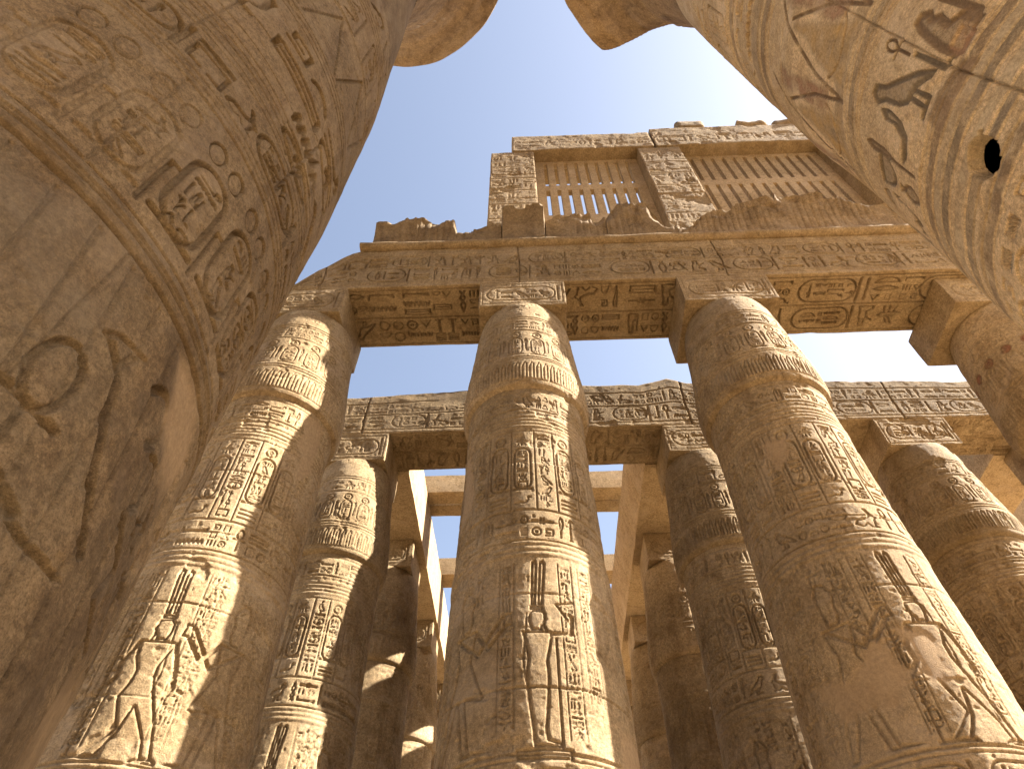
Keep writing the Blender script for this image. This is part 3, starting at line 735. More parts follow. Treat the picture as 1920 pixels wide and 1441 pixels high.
# roll moulding
n = 700; xs = np.linspace(-3.68, AX1, n); th = np.linspace(0, 2 * math.pi, 17)[:-1]
cr = .11 + .018 * fbm3(np.stack([xs, xs * 0, xs * 0], 1), 1.3, 3, 4)
XX, TT = np.meshgrid(xs, th, indexing='ij')
V = np.stack([XX, 6.985 - cr[:, None] * np.cos(TT) * 1.15, 13.97 + cr[:, None] * np.sin(TT)], -1)
V += .012 * fbm3(V, 2.5, 3, 6)[..., None]
obj('roll_moulding', fast_mesh('roll_moulding', V.reshape(-1, 3), grid_faces(n, 16, wrap=True)), M_STONE, arch)
obj('bed_course', block_mesh('bed_course', (-3.66, 7.03, 13.884), (AX1, 8.5, 14.06), res=.12, wear=.02, seed=8), M_STONE, arch)

# cornice blocks: hollow curved face with leaf grooves, broken tops
def cornice(label, top, lean=.5, y0=6.98, seed=0, grooves=True, back=7.28, z0=14.065):
    x0, x1 = top[0][0], top[-1][0]
    def solve(zv):                       # heights were measured on the plane y = 6.8; the face leans out with height
        k = zv / 6.8; z = zv
        for _ in range(200): z += .2 * (k * (y0 - lean * np.clip((z - z0) / 1.5, 0, 1.2) ** 2 - .02) - z)
        return max(z, z0 + .04)
    top = [(p[0] * (solve(p[1]) / p[1]), solve(p[1])) for p in top]; x0, x1 = top[0][0], top[-1][0]
    top = [top[0]] + [q for p, q in zip(top[:-1], top[1:]) if q[0] > p[0]]
    xs = np.linspace(x0, x1, max(8, int((x1 - x0) / .025))); nt = 60
    tz = jag(xs, top) + .09 * np.round(2.2 * fbm3(np.stack([xs, xs * 0, xs * 0 + seed], 1), 2.4, 3, seed)) / 1.6 + .02 * fbm3(np.stack([xs, xs * 0, xs * 0 + seed], 1), 6.0, 3, seed + 1)
    t = np.linspace(0, 1, nt)
    XX, T = np.meshgrid(xs, t); TZ = np.broadcast_to(tz, XX.shape)
    Z = z0 + (TZ - z0) * T
    hh = np.clip((Z - z0) / 1.5, 0, 1.2)
    Yf = y0 - lean * hh ** 2.0 - .02
    P = np.stack([XX, Yf, Z], -1)
    Yf = Yf + .09 * fbm3(P, 1.5, 5, seed + 2) + .12 * sstep(.62, 1.0, T) * sstep(-.1, .35, fbm3(P, 2.3, 3, seed + 44))
    if grooves:
        g = np.abs(((XX + .05 * fbm3(P, .9, 2, seed)) / .15) % 1 - .5) * 2
        Yf = Yf + .022 * sstep(.6, 1.0, g) * np.clip(.6 + 1.6 * fbm3(P, 1.3, 3, seed + 31), 0, 1)
    Fv = np.stack([XX, Yf, Z], -1)
    Yb = np.full_like(XX, back); Bv = np.stack([XX, Yb, Z], -1)
    m = 8; sgrid = np.linspace(0, 1, m)[:, None, None]
    Tp = Fv[-1][None] * (1 - sgrid) + Bv[-1][None] * sgrid
    Tp = Tp.copy(); Tp[1:-1, :, 2] += .06 * fbm3(Tp[1:-1], 3.0, 3, seed + 9)
    Vs = [Fv, Bv, Tp]; Fs = [grid_faces(nt, len(xs), 0), grid_faces(nt, len(xs), nt * len(xs), flip=True), grid_faces(m, len(xs), 2 * nt * len(xs))]
    base = 2 * nt * len(xs) + m * len(xs)
    Bo = np.stack([Fv[0], Bv[0]]); Vs.append(Bo); Fs.append(grid_faces(2, len(xs), base, flip=True)); base += 2 * len(xs)
    for i, fl in ((0, True), (-1, False)):
        S = np.stack([Fv[:, i], .5 * (Fv[:, i] + Bv[:, i]) + np.array([.03 * (1 if i else -1), 0, 0]), Bv[:, i]], 1)
        Vs.append(S); Fs.append(grid_faces(nt, 3, base, flip=fl)); base += nt * 3
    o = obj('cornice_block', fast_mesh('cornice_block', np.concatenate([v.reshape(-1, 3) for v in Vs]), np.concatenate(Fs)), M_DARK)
    return tag(o, label, 'cornice stone', 'broken cornice blocks above the front architrave')
cornice('low ragged cornice block with upright ribs at the left end, open sky behind it', [(-3.46, 15.05), (-3.0, 15.1), (-2.7, 15.12), (-2.66, 14.98), (-2.45, 15.2), (-2.2, 15.22), (-2.05, 15.08), (-1.75, 15.12), (-1.56, 14.92), (-1.5, 14.55), (-1.0, 14.42), (-.75, 14.6), (-.44, 14.62)], seed=21)
cornice('square dark cornice block standing proud in front of the left window pier', [(-.43, 15.62), (.58, 15.6)], lean=.62, seed=27, grooves=False, y0=6.9)
cornice('low cornice fragment below the left slotted window', [(.6, 14.75), (.9, 14.9), (1.3, 15.05), (1.7, 15.2), (1.72, 14.8), (2.02, 14.82)], seed=33)
cornice('steep sided cornice fragment peaking before the left slotted window', [(2.03, 14.8), (2.2, 15.2), (2.42, 15.68), (2.8, 15.72), (3.12, 15.74), (3.18, 15.1), (3.35, 14.5), (3.6, 14.28)], seed=39)
cornice('long cornice block with an uneven crest below the right slotted window', [(3.62, 14.3), (3.95, 14.3), (4.4, 14.8), (4.75, 15.08), (5.2, 15.36), (6.05, 15.7), (6.15, 15.3), (6.3, 15.72), (7.1, 15.76), (7.88, 15.66), (7.98, 15.2), (8.4, 15.05), (9.0, 15.0), (12.4, 15.1)], seed=45)

# ------------------------------------------------------------------ clerestory with slotted windows
cl = thing('clerestory_wall', 'ruined upper wall with two slotted stone windows between carved piers', 'wall', (0, 0, 0))
def pier(x0, x1, z0, z1, seed, warp=None, y0=7.3, y1=8.35):
    r = random.Random(seed); c = Canvas(x0, x1, z0, z1, .03); h = .9; z = z0 + .2
    while z + h < z1:
        c.hline(z - .06, .035, .02); x = x0 + .08
        for k in range(3): c.text_col(x, x + (x1 - x0) / 3 - .08, z, z + h - .1, .016, r); x += (x1 - x0) / 3
        z += h
    c.weather(seed, worn=.7, rough=.004, pits=.006, joints=[z0 + 1.6, z0 + 3.2, z0 + 4.9], jw=.03)
    return obj('pier', block_mesh('pier', (x0, y0, z0), (x1, y1, z1), res=.12, wear=.04, carve={'front': c}, seed=seed, rough=.012, warp=warp), M_STONE, cl)
pier(-.85, .5, 14.066, 20.84, 401); pier(3.72, 5.04, 14.066, 20.84, 409); pier(9.35, 10.9, 14.066, 20.84, 419)
def lin(x0, x1, z0, z1, seed):
    r = random.Random(seed); c = Canvas(x0, x1, z0, z1, .03)
    c.text_row(x0 + .1, x1 - .1, z0 + .3, z0 + .9, .016, r); c.weather(seed, worn=.8, rough=.005, pits=.008)
    obj('lintel', block_mesh('lintel', (x0, 7.26, z0), (x1, 8.42, z1), res=.12, wear=.05, carve={'front': c}, seed=seed, rough=.018, chip=.12), M_STONE, cl)
lin(-.2, 4.28, 20.87, 22.2, 431); lin(4.32, 11.2, 20.88, 22.5, 433)
def grille(x0, x1, z0, z1, n, y0=7.66, y1=7.84, sx=0.16):
    """stone slab pierced by two rows of upright slots"""
    bars = []
    pitch = (x1 - x0 - .36) / n; sw = pitch * .36
    rows = ((z0 + 1.15, z0 + 2.85), (z0 + 3.2, z0 + 4.95)) if z1 - z0 > 5 else ((z0 + .8, z0 + 2.3), (z0 + 2.75, z0 + 4.4))
    zs = [z0, rows[0][0], rows[0][1], rows[1][0], rows[1][1], z1]
    xs = [x0]
    for k in range(n):
        a = x0 + .18 + k * pitch + (pitch - sw) / 2; xs += [a, a + sw]
    xs.append(x1)
    V = []; F = []
    for i in range(len(xs) - 1):
        for j in range(5):
            if i % 2 == 1 and j in (1, 3): continue
            xa, xb = xs[i], xs[i + 1]; za, zb = zs[j], zs[j + 1]
            hole = lambda ii, jj: 0 <= ii < len(xs) - 1 and 0 <= jj < 5 and ii % 2 == 1 and jj in (1, 3)
            def q(*p):
                b = len(V); V.extend(p); F.append((b, b + 1, b + 2, b + 3))
            q((xa, y0, za), (xb, y0, za), (xb, y0, zb), (xa, y0, zb))
            q((xb, y1, za), (xa, y1, za), (xa, y1, zb), (xb, y1, zb))
            if hole(i - 1, j) or i == 0: q((xa, y1, za), (xa, y0, za), (xa, y0, zb), (xa, y1, zb))
            if hole(i + 1, j) or i == len(xs) - 2: q((xb, y0, za), (xb, y1, za), (xb, y1, zb), (xb, y0, zb))
            if hole(i, j - 1) or j == 0: q((xa, y0, za), (xa, y1, za), (xb, y1, za), (xb, y0, za))
            if hole(i, j + 1) or j == 4: q((xa, y1, zb), (xa, y0, zb), (xb, y0, zb), (xb, y1, zb))
    obj('window_grille', fast_mesh('window_grille', np.array(V), np.array(F), smooth_shade=False), M_GRILLE, cl)
grille(.503, 3.717, 15.75, 20.865, 9); grille(5.043, 9.347, 15.75, 20.875, 12)
def loose(label, x0, x1, z0, z1, seed, y0=7.25):
    def wp(Q):
        k = (Q[..., 2] - z0) / (z1 - z0)
        Q = Q + .1 * np.stack([fbm3(Q + 5 * i, 1.4, 3, seed + i) for i in range(3)], -1) * k[..., None]
        return Q
    o = obj('loose_stone', block_mesh('loose_stone', (x0, y0, z0), (x1, y0 + .7, z1), res=.06, wear=.14, seed=seed, rough=.05, warp=wp, chip=.15), M_STONE)
    tag(o, label, 'stone', 'loose stones on top of the upper wall')
loose('blocky loose stone lying left on the top of the upper wall', 5.3, 6.25, 22.52, 23.25, 501)
loose('flat slanting loose stone in the middle of the upper wall top', 7.3, 8.35, 22.52, 23.05, 503)
loose('thin loose slab on the upper wall top, cut off by the huge right shaft', 8.55, 9.8, 22.52, 23.0, 507)

# ------------------------------------------------------------------ second row architrave
r = random.Random(77)
BX0, BX1 = -5.3, 15.0
f = Canvas(BX0, BX1, 12.222, 13.85, .02)
f.hline(12.36, .03, .025); f.hline(12.98, .026, .025); f.hline(13.5, .026, .02)
x = BX0 + .1
while x < BX1: f.text_row(x, x + 1.7, 12.45, 12.92, .02, r); f.cartouche_h(x + 1.8, x + 2.7, 12.44, 12.93, .02, r, .03); x += 2.8
x = BX0 + .1
while x < BX1: f.text_row(x, x + 4, 13.05, 13.45, .018, r); x += 4
for q in (-4.1, .05, 4.1, 9.3): f.line([(q, 12.2), (q - .03, 13.0), (q + .02, 14)], .03, .05)
f.weather(601, worn=.6, rough=.004, pits=.007, flake=.012)
U, Vv = np.meshgrid(f.u, f.v)
loss = sstep(-.25, .1, f.fbm(1.6, 4, 9, 2.2)) * sstep(12.9, 13.1, Vv) * sstep(-3.9, -3.2, U) * (1 - sstep(-1.2, -.6, U))
f.H = f.H * (1 - loss) + .02 * loss
s_ = Canvas(BX0, BX1, 11.14, 12.5, .022)
for lo, hi, q in ((11.26, 11.76, 1), (11.88, 12.38, 2)):
    r = random.Random(190 + q); s_.hline(lo - .05, .03, .03); s_.hline(hi + .05, .03, .03); s_.text_row(BX0 + .1, BX1 - .1, lo, hi, .06, r)
s_.weather(605, worn=.3, rough=.012)
TOP2 = [(-5.3, 13.6), (-4.6, 13.62), (-1.6, 13.82), (1.65, 13.88), (3.0, 13.86), (3.8, 14.08), (4.3, 13.84), (8, 13.78), (11.3, 13.6), (15, 13.6)]
def top2(Q):
    t = jag(Q[..., 0], TOP2) + .05 * fbm3(np.stack([Q[..., 0], Q[..., 0] * 0, Q[..., 0] * 0], -1), 1.5, 4, 8)
    Q[..., 2] = np.where(Q[..., 2] > 12.222, 12.222 + (Q[..., 2] - 12.222) * (t - 12.222) / 1.628, Q[..., 2]); return Q
ar2 = thing('architrave', 'second row architrave with worn carving, seen between the front columns', 'architrave', (0, 0, 0))
obj('beam', block_mesh('beam', (BX0, 11.14, 12.222), (BX1, 12.5, 13.85), res=.1, wear=.04, carve={'front': f, 'soffit': s_}, seed=13, warp=top2, rough=.012, chip=.1), M_STONE, ar2)

# ------------------------------------------------------------------ long beams running away, and the new cross beams on top
def long_beam(x0, x1, z1, label, seed, y0=12.52, y1=27.0, lean=0):
    def lean_out(Q, x0, x1, z1):
        Q[..., 0] -= lean * np.clip((Q[..., 2] - 12.222) / (z1 - 12.222), 0, 1) * (Q[..., 0] < (x0 + x1) / 2); return Q
    cs = {}
    for side in ('left', 'right'):
        c = Canvas(y0, y1, 12.222, z1, .04); rj = random.Random(seed)
        y = y0 + 1.3
        while y < y1: c.line([(y, 12), (y + rj.uniform(-.1, .1), 15)], .05, .03); y += rj.uniform(1.6, 3.2)
        c.H += .012 * c.fbm(.8, 4, seed); cs[side] = c
    o = obj('long_beam', block_mesh('long_beam', (x0, y0, 12.222), (x1, y1, z1), res=.12, carve=cs, wear=.02, seed=seed, rough=.012, chip=.03, warp=lambda Q: lean_out(Q, x0, x1, z1) if lean else Q), M_NEW)
    return tag(o, label, 'beam', 'long restored beams running into the side hall')
long_beam(-4.7, -3.1, 14.0, 'long pale beam on the left with its side in bright sun', 701)
long_beam(-.75, .75, 13.9, 'long beam hidden behind the centre column', 703)
long_beam(3.05, 4.6, 13.55, 'long beam on the right, its side glowing orange in shade', 705, lean=.3)
long_beam(12.0, 13.5, 14.0, 'long beam near the right edge with a dark underside', 707)
long_beam(15.7, 17.2, 14.6, 'long tan beam cut by the right edge, beyond a sliver of sky', 709)
def cross(y0, y1, z0, z1, label, seed, x0=-4.5, x1=4.4):
    o = obj('cross_beam', block_mesh('cross_beam', (x0, y0, z0), (x1, y1, z1), res=.2, wear=.02, seed=seed, rough=.015), M_NEW)
    tag(o, label, 'beam', 'cross beams bridging the long beams')
cross(15.3, 15.88, 14.015, 14.72, 'nearest cross beam spanning between the two long beams', 801)
cross(15.91, 16.45, 14.02, 14.66, 'cross beam touching the back of the nearest one, only its dark underside seen', 803)
cross(19.5, 20.3, 14.02, 14.72, 'farther cross beam glimpsed left of the centre column', 805)

# ------------------------------------------------------------------ back wall of the side hall
tag(obj('enclosure_wall', block_mesh('enclosure_wall', (-30, 29, GROUND), (40, 31, 5.0), res=.6, wear=.08, seed=900, rough=.05), M_STONE), 'plain stone wall closing the far end of the column hall', 'wall')

# ------------------------------------------------------------------ the two great columns beside the viewer
def great_column(x, y, label, prof, cv, urad, mat, bell, seed, rim_fn=None, coarse=60, zf=None):
    t = thing('great_column', label, 'column', (x, y, GROUND), 'great open-papyrus columns of the nave')
    zs = np.concatenate([np.arange(GROUND + .3, cv.v[0], .2), cv.v, np.arange(cv.v[-1] + .05, prof[-1][0], .05), [prof[-1][0]]])
    pr = np.array(prof)
    nz = lambda r, T, Z: r + .02 * fbm3(np.stack([r * np.sin(T) + x, -r * np.cos(T) + y, Z], -1), .7, 2, seed)
    for p, dat in revolve(cv, pr, 0, urad, {'shaft': zs}, extra=nz, coarse=coarse, edge_fade=.05).items():
        me = mesh_from(p, dat); me.transform(Matrix.Translation((0, 0, -GROUND))); obj(p, me, mat, t)
    # open bell
    th = np.linspace(0, 2 * math.pi, 361)[:-1]
    bz = np.array([b[0] for b in bell]); br = np.array([b[1] for b in bell])
    tt = np.linspace(0, len(bell) - 1, 120); z = np.interp(tt, range(len(bell)), bz); rad = np.interp(tt, range(len(bell)), br)
    Z, T = np.meshgrid(z, th, indexing='ij'); RR = np.broadcast_to(rad[:, None], Z.shape).copy()
    if rim_fn is not None: RR = np.minimum(RR, np.maximum(rim_fn(T), 1.2))
    P = np.stack([RR * np.sin(T), -RR * np.cos(T), Z], -1)
    n = fbm3(P, 1.2, 4, seed + 3)
    leaf = np.abs((T * 16 / math.pi) % 1 - .5) * 2
    RR = RR + .04 * n - .02 * sstep(.8, 1, leaf) * (RR < 2.9)
    P = np.stack([RR * np.sin(T), -RR * np.cos(T), Z + .02 * fbm3(P, 2.5, 3, seed + 5)], -1)
    V = np.concatenate([P.reshape(-1, 3), [[0, 0, z[-1]]]])
    F = grid_faces(len(z), 360, wrap=True); k0 = (len(z) - 1) * 360; i = np.arange(360)
    cap = np.stack([k0 + i, k0 + (i + 1) % 360, np.full(360, len(V) - 1)], 1)
    me = mesh_from('capital', (V, F, cap, {'mortar': np.zeros(len(V))})); me.transform(Matrix.Translation((0, 0, -GROUND))); obj('capital', me, M_CAP, t)
    me = block_mesh('abacus', (-1.3, -1.3, z[-1] + .003), (1.3, 1.3, z[-1] + 1.3), res=.15, wear=.05, seed=seed); me.transform(Matrix.Translation((0, 0, -GROUND))); obj('abacus', me, M_GREAT, t)
    rr = [(0.0, 2.2), (.25, 2.15), (.33, 2.0), (.33, 1.4)]
    th = np.linspace(0, 2 * math.pi, 65)[:-1]
    V = np.concatenate([np.stack([q * np.sin(th), -q * np.cos(th), np.full(64, zz)], 1) for zz, q in rr])
    obj('base', fast_mesh('base', V, grid_faces(4, 64, wrap=True)), M_GREAT, t)

# left shaft --------------------------------------------------------
UL = 1.6
cv = Canvas(R(22) * UL, R(145) * UL, .6, 9.0, .0062)
a, b = cv.u[0], cv.u[-1]
r = random.Random(3)
cv.hline(2.45, .022, .022); cv.ridge(2.46, 2.60, .011); cv.hline(2.53, .012, .012); cv.hline(2.62, .016, .018)
# frieze of cartouches above the ring
x = 1.24; k = 0
while x < 3.7:
    d = .018 if x < 2.0 else .05
    cv.cartouche_v(x, x + .26, 2.74, 3.36, d, r, .03)
    cv.stamp('ball', x - .02, 3.40, .13, .2, d); cv.stamp('ball', x + .15, 3.40, .13, .2, d)
    cv.line([(x - .07, 2.7), (x - .07, 3.1), (x - .02, 3.1)], .024, d * .8)
    x += .38
cv.hline(3.78, .014, .012); cv.hline(3.84, .016, .014)
x = .9
while x < 3.8:
    cv.cartouche_h(x, x + .62, 3.9, 4.17, .055, r, .028); cv.text_row(x + .68, x + 1.18, 3.9, 4.17, .055, r); x += 1.24
for z in (4.25, 4.31, 4.4, 4.47, 4.55, 4.7): cv.hline(z, .014, .012)
cv.line([(2.42, 3.95), (2.52, 5.0)], .02, .03)
cv.poly([(2.5, 4.72), (2.62, 4.95), (2.6, 4.6)], .06); cv.line([(2.3, 4.0), (2.5, 4.1)], .02, .02)
cv.text_row(1.2, 2.9, 4.95, 5.6, .07, r); cv.text_row(2.2, 3.6, 4.3, 4.85, .07, r)
for z in (5.7, 5.78, 5.86): cv.hline(z, .02, .02)
x = 1.2
while x < 3.9:
    cv.line([(x, 5.95), (x + .25, 6.9), (x + .5, 5.95)], .025, .03); cv.rrect(x + .1, x + .42, 7.0, 7.8, .05, .025, .03); cv.text_col(x + .16, x + .36, 7.05, 7.75, .04, r); x += .55
for z in (6.95, 7.9, 8.0, 8.1): cv.hline(z, .02, .02)
cv.text_row(1.2, 3.9, 8.2, 8.7, .05, r)
# below the ring: long leaf lines, big sunk signs, broken skin
for x in np.arange(.6, 3.8, .19): cv.line([(x, 2.40), (x + .22, .8)], .018, .012)
def ankh_big(s, z, h):
    cv.line([(s, z), (s, z + .5 * h)], .028, .032); cv.line([(s - .2 * h, z + .5 * h), (s + .2 * h, z + .5 * h)], .034, .038)
    cv.line(arc(s, z + .74 * h, .14 * h, -90, 270, 16, .25 * h), .027, .032)
ankh_big(2.16, 1.3, .62)
cv.line([(2.34, 2.02), (2.42, 1.8), (2.52, 1.62), (2.68, 1.42)], .034, .042)
cv.line([(2.22, 2.07), (2.33, 2.0), (2.36, 2.12)], .035, .03); cv.line([(2.2, 2.06), (2.26, 2.12), (2.4, 2.16)], .026, .025)
cv.line(arc(2.62, 2.06, .1, -60, 150, 10, .13), .04, .045); cv.line(arc(2.78, 1.85, .08, -70, 120, 10, .12), .032, .035)
cv.line([(2.35, 1.32), (2.05, 1.42)], .034, .034); cv.line([(2.2, 1.33), (2.42, 1.28), (2.65, 1.3)], .03, .03)
cv.line([(2.78, 1.68), (2.95, 1.55), (2.9, 1.4), (3.1, 1.3)], .03, .03)
for q in range(9):
    z = .75 + q * .19; s0 = 2.75 + r.random() * .7; cv.stamp(r.choice(SQR + TALL), s0, z, .17, .22, .028)
U, Vv = np.meshgrid(cv.u, cv.v)
cv.line([(1.72, 2.62), (1.7, 3.72)], .012, .015); cv.line([(2.05, .98), (2.07, 2.45)], .012, .012); cv.line([(2.98, 3.72), (3.0, 5.0)], .012, .02); cv.line([(1.5, 3.72), (1.52, 5.0)], .012, .015)
fl = sstep(.12, .3, cv.fbm(.5, 5, 77, .6)) * sstep(2.55, 2.9, U) * (1 - sstep(2.25, 2.4, Vv))
cv.H += .014 * fl
cv.weather(811, worn=.3, rough=.0035, pits=.007, flake=.009, joints=[3.72, 5.0, 6.3, 7.6], jw=.012)
cv.patch([(2.52, 2.4), (2.9, 2.44), (3.15, 2.25), (3.0, 1.98), (2.75, 2.1)], seed=3, wob=.08)
cv.patch([(3.1, 1.25), (3.5, 1.3), (3.6, .7), (3.0, .7)], seed=4, wob=.1)
cv.tint([(a, 2.43), (b, 2.45), (b, 2.60), (a, 2.60)], (.27, .18, .09), .5, soft=.01, wob=.01, seed=2)
cv.tint([(2.55, 1.55), (2.75, 2.1), (2.95, 1.95), (3.6, 1.6), (3.7, .6), (2.75, .6), (2.6, 1.0)], (.10, .066, .036), .55, soft=.16, wob=.4, seed=12)  # two dark tints: flaked stone, plus shade low on the shaft painted in
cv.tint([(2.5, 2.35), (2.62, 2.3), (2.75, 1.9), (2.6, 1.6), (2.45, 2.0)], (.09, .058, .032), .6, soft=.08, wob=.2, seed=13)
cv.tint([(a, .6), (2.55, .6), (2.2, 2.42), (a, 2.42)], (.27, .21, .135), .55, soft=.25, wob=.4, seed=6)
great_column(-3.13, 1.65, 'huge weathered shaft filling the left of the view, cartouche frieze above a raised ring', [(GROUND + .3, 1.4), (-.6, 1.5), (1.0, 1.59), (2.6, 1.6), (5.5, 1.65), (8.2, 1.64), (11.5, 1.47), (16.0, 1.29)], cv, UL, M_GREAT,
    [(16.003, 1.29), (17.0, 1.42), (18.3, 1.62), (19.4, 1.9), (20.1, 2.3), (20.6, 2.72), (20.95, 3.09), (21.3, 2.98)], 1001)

# right shaft -------------------------------------------------------
cv = Canvas(R(-160) * UL, R(-8) * UL, 2.3, 13.2, .0085)
a, b = cv.u[0], cv.u[-1]
r = random.Random(8)
GREY = (.185, .145, .10); RED = (.38, .19, .115); OCH = (.52, .34, .14); BRN = (.22, .14, .08); PALE = (.72, .58, .38)
def band(z0, z1, rgb, k=.75, sd_=1): cv.tint([(a - .1, z0), (b + .1, z0), (b + .1, z1), (a - .1, z1)], rgb, k, soft=.012, wob=.02, seed=sd_)
cv.cartouche_v(-3.6, -3.32, 3.25, 3.75, .05, r, .03); cv.cartouche_v(-3.2, -2.9, 3.25, 3.75, .05, r, .03)
x = -2.8
while x < -.3: cv.cartouche_v(x, x + .28, 3.05, 3.72, .045, r, .03); cv.text_col(x + .34, x + .5, 3.05, 3.7, .04, r); x += .56
for z in (2.9, 2.96, 2.6, 2.66): cv.hline(z, .016, .014)
cv.text_row(-4.2, -.3, 2.68, 2.88, .03, r)
x = -3.9
while x < -.3: cv.stamp(r.choice(['house', 'water', 'leg', 'arm', 'coil']), x, 3.78, .16, .15, .045); x += .24
for z, k in ((4.02, BRN), (4.27, GREY), (4.42, PALE), (4.6, GREY), (4.84, BRN)): band(z, z + .1, k, .7, int(z * 10))
band(4.12, 4.2, OCH, .4, 3); band(4.7, 4.8, PALE, .6, 4)
for z in (4.0, 4.13, 4.26, 4.38, 4.58, 4.7, 4.82, 4.95, 5.0): cv.hline(z, .014, .012)
# great text band
def painted(name, s, z, w, h, rgb, dep=.03, flip=False, k=.85):
    D0 = cv.H.copy(); cv.stamp(name, s, z, w, h, dep, flip)
    m = np.clip((cv.H - D0) / dep * 2.5, 0, 1) * k
    cv.paint[..., :3] = cv.paint[..., :3] * (1 - m[..., None]) + np.array(rgb) * m[..., None]; cv.paint[..., 3] = np.maximum(cv.paint[..., 3], m)
painted('god', -2.2, 5.05, .4, .75, BRN); painted('ankh', -2.33, 5.6, .17, .42, BRN, .03)
painted('bird', -2.72, 5.1, .48, .95, GREY, .03); painted('leg', -2.28, 5.06, .18, .5, GREY)
painted('viper', -3.0, 5.25, .34, .55, GREY, .03); painted('reed', -3.12, 5.1, .16, .9, BRN)
painted('basket', -3.36, 5.42, .34, .35, GREY, .03); painted('jar', -3.34, 5.06, .2, .32, BRN)
painted('snake', -3.7, 5.1, .32, .5, GREY, .03); painted('loaf', -3.62, 5.66, .2, .18, BRN)
painted('owl', -4.05, 5.08, .32, .8, GREY, .03); painted('sedge', -4.2, 5.08, .14, .9, BRN)
painted('man', -1.75, 5.05, .4, .8, BRN); painted('bars', -1.3, 5.2, .4, .5, GREY); painted('ankh', -.85, 5.1, .3, .8, BRN)
cv.tint([(-2.62, 4.83), (-2.1, 4.84), (-2.15, 5.02), (-2.55, 5.06)], BRN, .85, soft=.02, seed=31)
cv.poly([(-2.12, 5.0), (-1.95, 5.02), (-1.95, 5.22), (-2.1, 5.2)], .03); cv.tint([(-2.12, 5.0), (-1.95, 5.02), (-1.95, 5.22), (-2.1, 5.2)], RED, .5, seed=33)
for z in (6.16, 6.22, 6.30, 6.42, 6.5): cv.hline(z, .016, .014)
band(6.3, 6.42, GREY, .45, 12); band(6.55, 6.72, OCH, .35, 13)
# papyrus heads and leaves
for i, s0 in enumerate(np.arange(-4.5, -1.2, .82)):
    cv.line([(s0, 6.55), (s0 + .1, 7.2), (s0 + .38, 8.1), (s0 + .62, 8.5)], .03, .03); cv.line([(s0 + .82, 6.55), (s0 + .72, 7.2), (s0 + .45, 8.0)], .03, .03)
    cv.line(arc(s0 + .41, 7.0, .3, 200, 340, 12, .25), .025, .025)
    cv.tint([(s0 + .1, 6.6), (s0 + .4, 7.9), (s0 + .7, 6.6)], OCH, .85, soft=.05, seed=40 + i)
    cv.tint([(s0 + .62, 6.9), (s0 + .84, 6.9), (s0 + .76, 8.2), (s0 + .55, 8.3)], RED, .75, soft=.05, seed=50 + i)
    cv.tint([(s0 + .3, 6.6), (s0 + .5, 6.6), (s0 + .45, 7.1), (s0 + .35, 7.1)], GREY, .75, soft=.04, seed=60 + i)
    cv.tint_line([(s0, 6.55), (s0 + .1, 7.2), (s0 + .38, 8.1), (s0 + .62, 8.5)], .05, BRN, .9, 70 + i)
    cv.tint_line([(s0 + .82, 6.55), (s0 + .72, 7.2), (s0 + .45, 8.0)], .04, BRN, .9, 75 + i); cv.tint_line(arc(s0 + .41, 7.0, .3, 200, 340, 12, .25), .035, BRN, .8, 80 + i)
for z in (8.7, 8.8, 9.0, 9.1): cv.hline(z, .025, .025)
band(8.82, 8.98, BRN, .6, 15); band(9.1, 9.4, GREY, .35, 16); cv.text_row(a, b, 9.45, 10.2, .05, r); band(10.3, 10.5, BRN, .5, 17)
for z in (10.3, 10.5, 10.6, 12.0, 12.1): cv.hline(z, .03, .03)
x = a
while x < b: cv.cartouche_v(x, x + .4, 10.7, 11.9, .05, r, .04); x += .6
cv.text_row(a, b, 12.2, 13.0, .05, r)
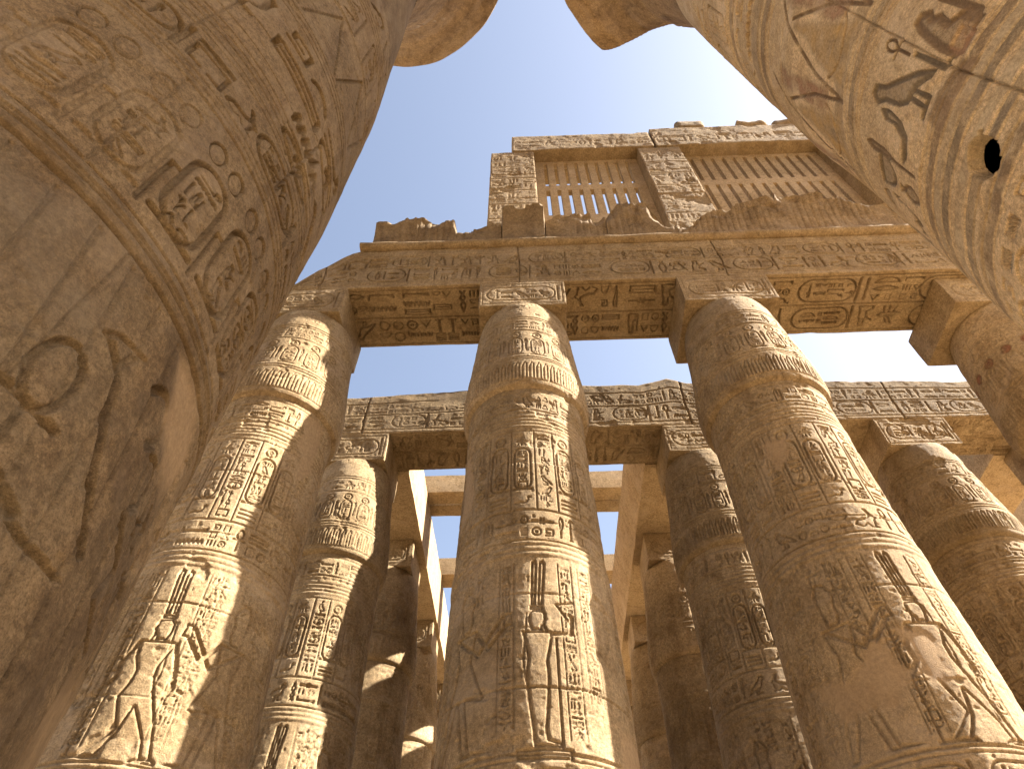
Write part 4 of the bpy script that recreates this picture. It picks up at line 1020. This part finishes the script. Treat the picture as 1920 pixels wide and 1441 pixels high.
# block joints running up the drum halves, and the beam hole
cv.line([(-2.14, 7.4), (-2.16, 6.64), (-2.2, 4.97), (-2.16, 4.3), (-2.2, 3.3)], .016, .03)
cv.line([(-3.6, 6.3), (-3.62, 7.4)], .014, .02)
cv.weather(907, worn=.3, rough=.0035, pits=.007, flake=.008, joints=[4.15, 5.03, 6.9, 8.2, 9.4, 10.55], jw=.012)
cv.poly([(-2.70, 4.24), (-2.715, 4.33), (-2.70, 4.41), (-2.64, 4.465), (-2.57, 4.49), (-2.51, 4.46), (-2.475, 4.40), (-2.46, 4.31), (-2.48, 4.22), (-2.55, 4.165), (-2.63, 4.175)], 1.1, edge=.025, flat=1.0)
cv.poly([(-2.5, 4.43), (-2.46, 4.47), (-2.44, 4.43)], .1, edge=.02, flat=1)
def rim_right(T):
    # angle measured like the shaft: 0 faces the viewer, pi faces away
    d = np.abs((T - math.pi + .15 + math.pi) % (2 * math.pi) - math.pi)
    return 2.0 + 1.6 * sstep(.45, .80, d) + .12 * fbm3(np.stack([np.cos(T), np.sin(T), T * 0], -1), 2.5, 4, 3)
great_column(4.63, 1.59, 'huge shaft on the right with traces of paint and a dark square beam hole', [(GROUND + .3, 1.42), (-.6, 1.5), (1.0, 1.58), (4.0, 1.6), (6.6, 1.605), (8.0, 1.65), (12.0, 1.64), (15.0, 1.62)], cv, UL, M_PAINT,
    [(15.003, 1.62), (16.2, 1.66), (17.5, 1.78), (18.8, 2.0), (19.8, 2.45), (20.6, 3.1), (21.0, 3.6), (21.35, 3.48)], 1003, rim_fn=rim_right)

# ------------------------------------------------------------------ the facing row of great columns behind the viewer: it closes the nave and keeps sky light off the near shafts
cv = Canvas(R(-100) * UL, R(100) * UL, .55, 1.5, .3)
k = 0
for px in (-10.9, -3.1, 4.65, 12.4):
    great_column(px, -9.6, ['great column of the facing row, behind the viewer on the far left', 'great column of the facing row, behind the viewer on the left', 'great column of the facing row, behind the viewer on the right', 'great column of the facing row, behind the viewer on the far right'][k],
        [(GROUND + .3, 1.4), (-.6, 1.5), (1.0, 1.59), (8.2, 1.64), (16.0, 1.4)], cv, UL, M_GREAT, [(16.003, 1.4), (18.3, 1.7), (19.6, 2.1), (20.5, 2.7), (20.95, 3.1), (21.3, 3.0)], 2000 + k)
    k += 1

# architrave over the great columns beside the viewer (above the frame)
ga = thing('architrave', 'heavy architrave lying on the two great columns beside the viewer', 'architrave', (0, 0, 0))
obj('beam', block_mesh('beam', (-12.5, .25, 22.66), (14.0, 3.0, 24.6), res=.4, wear=.05, seed=3100), M_GREAT, ga)
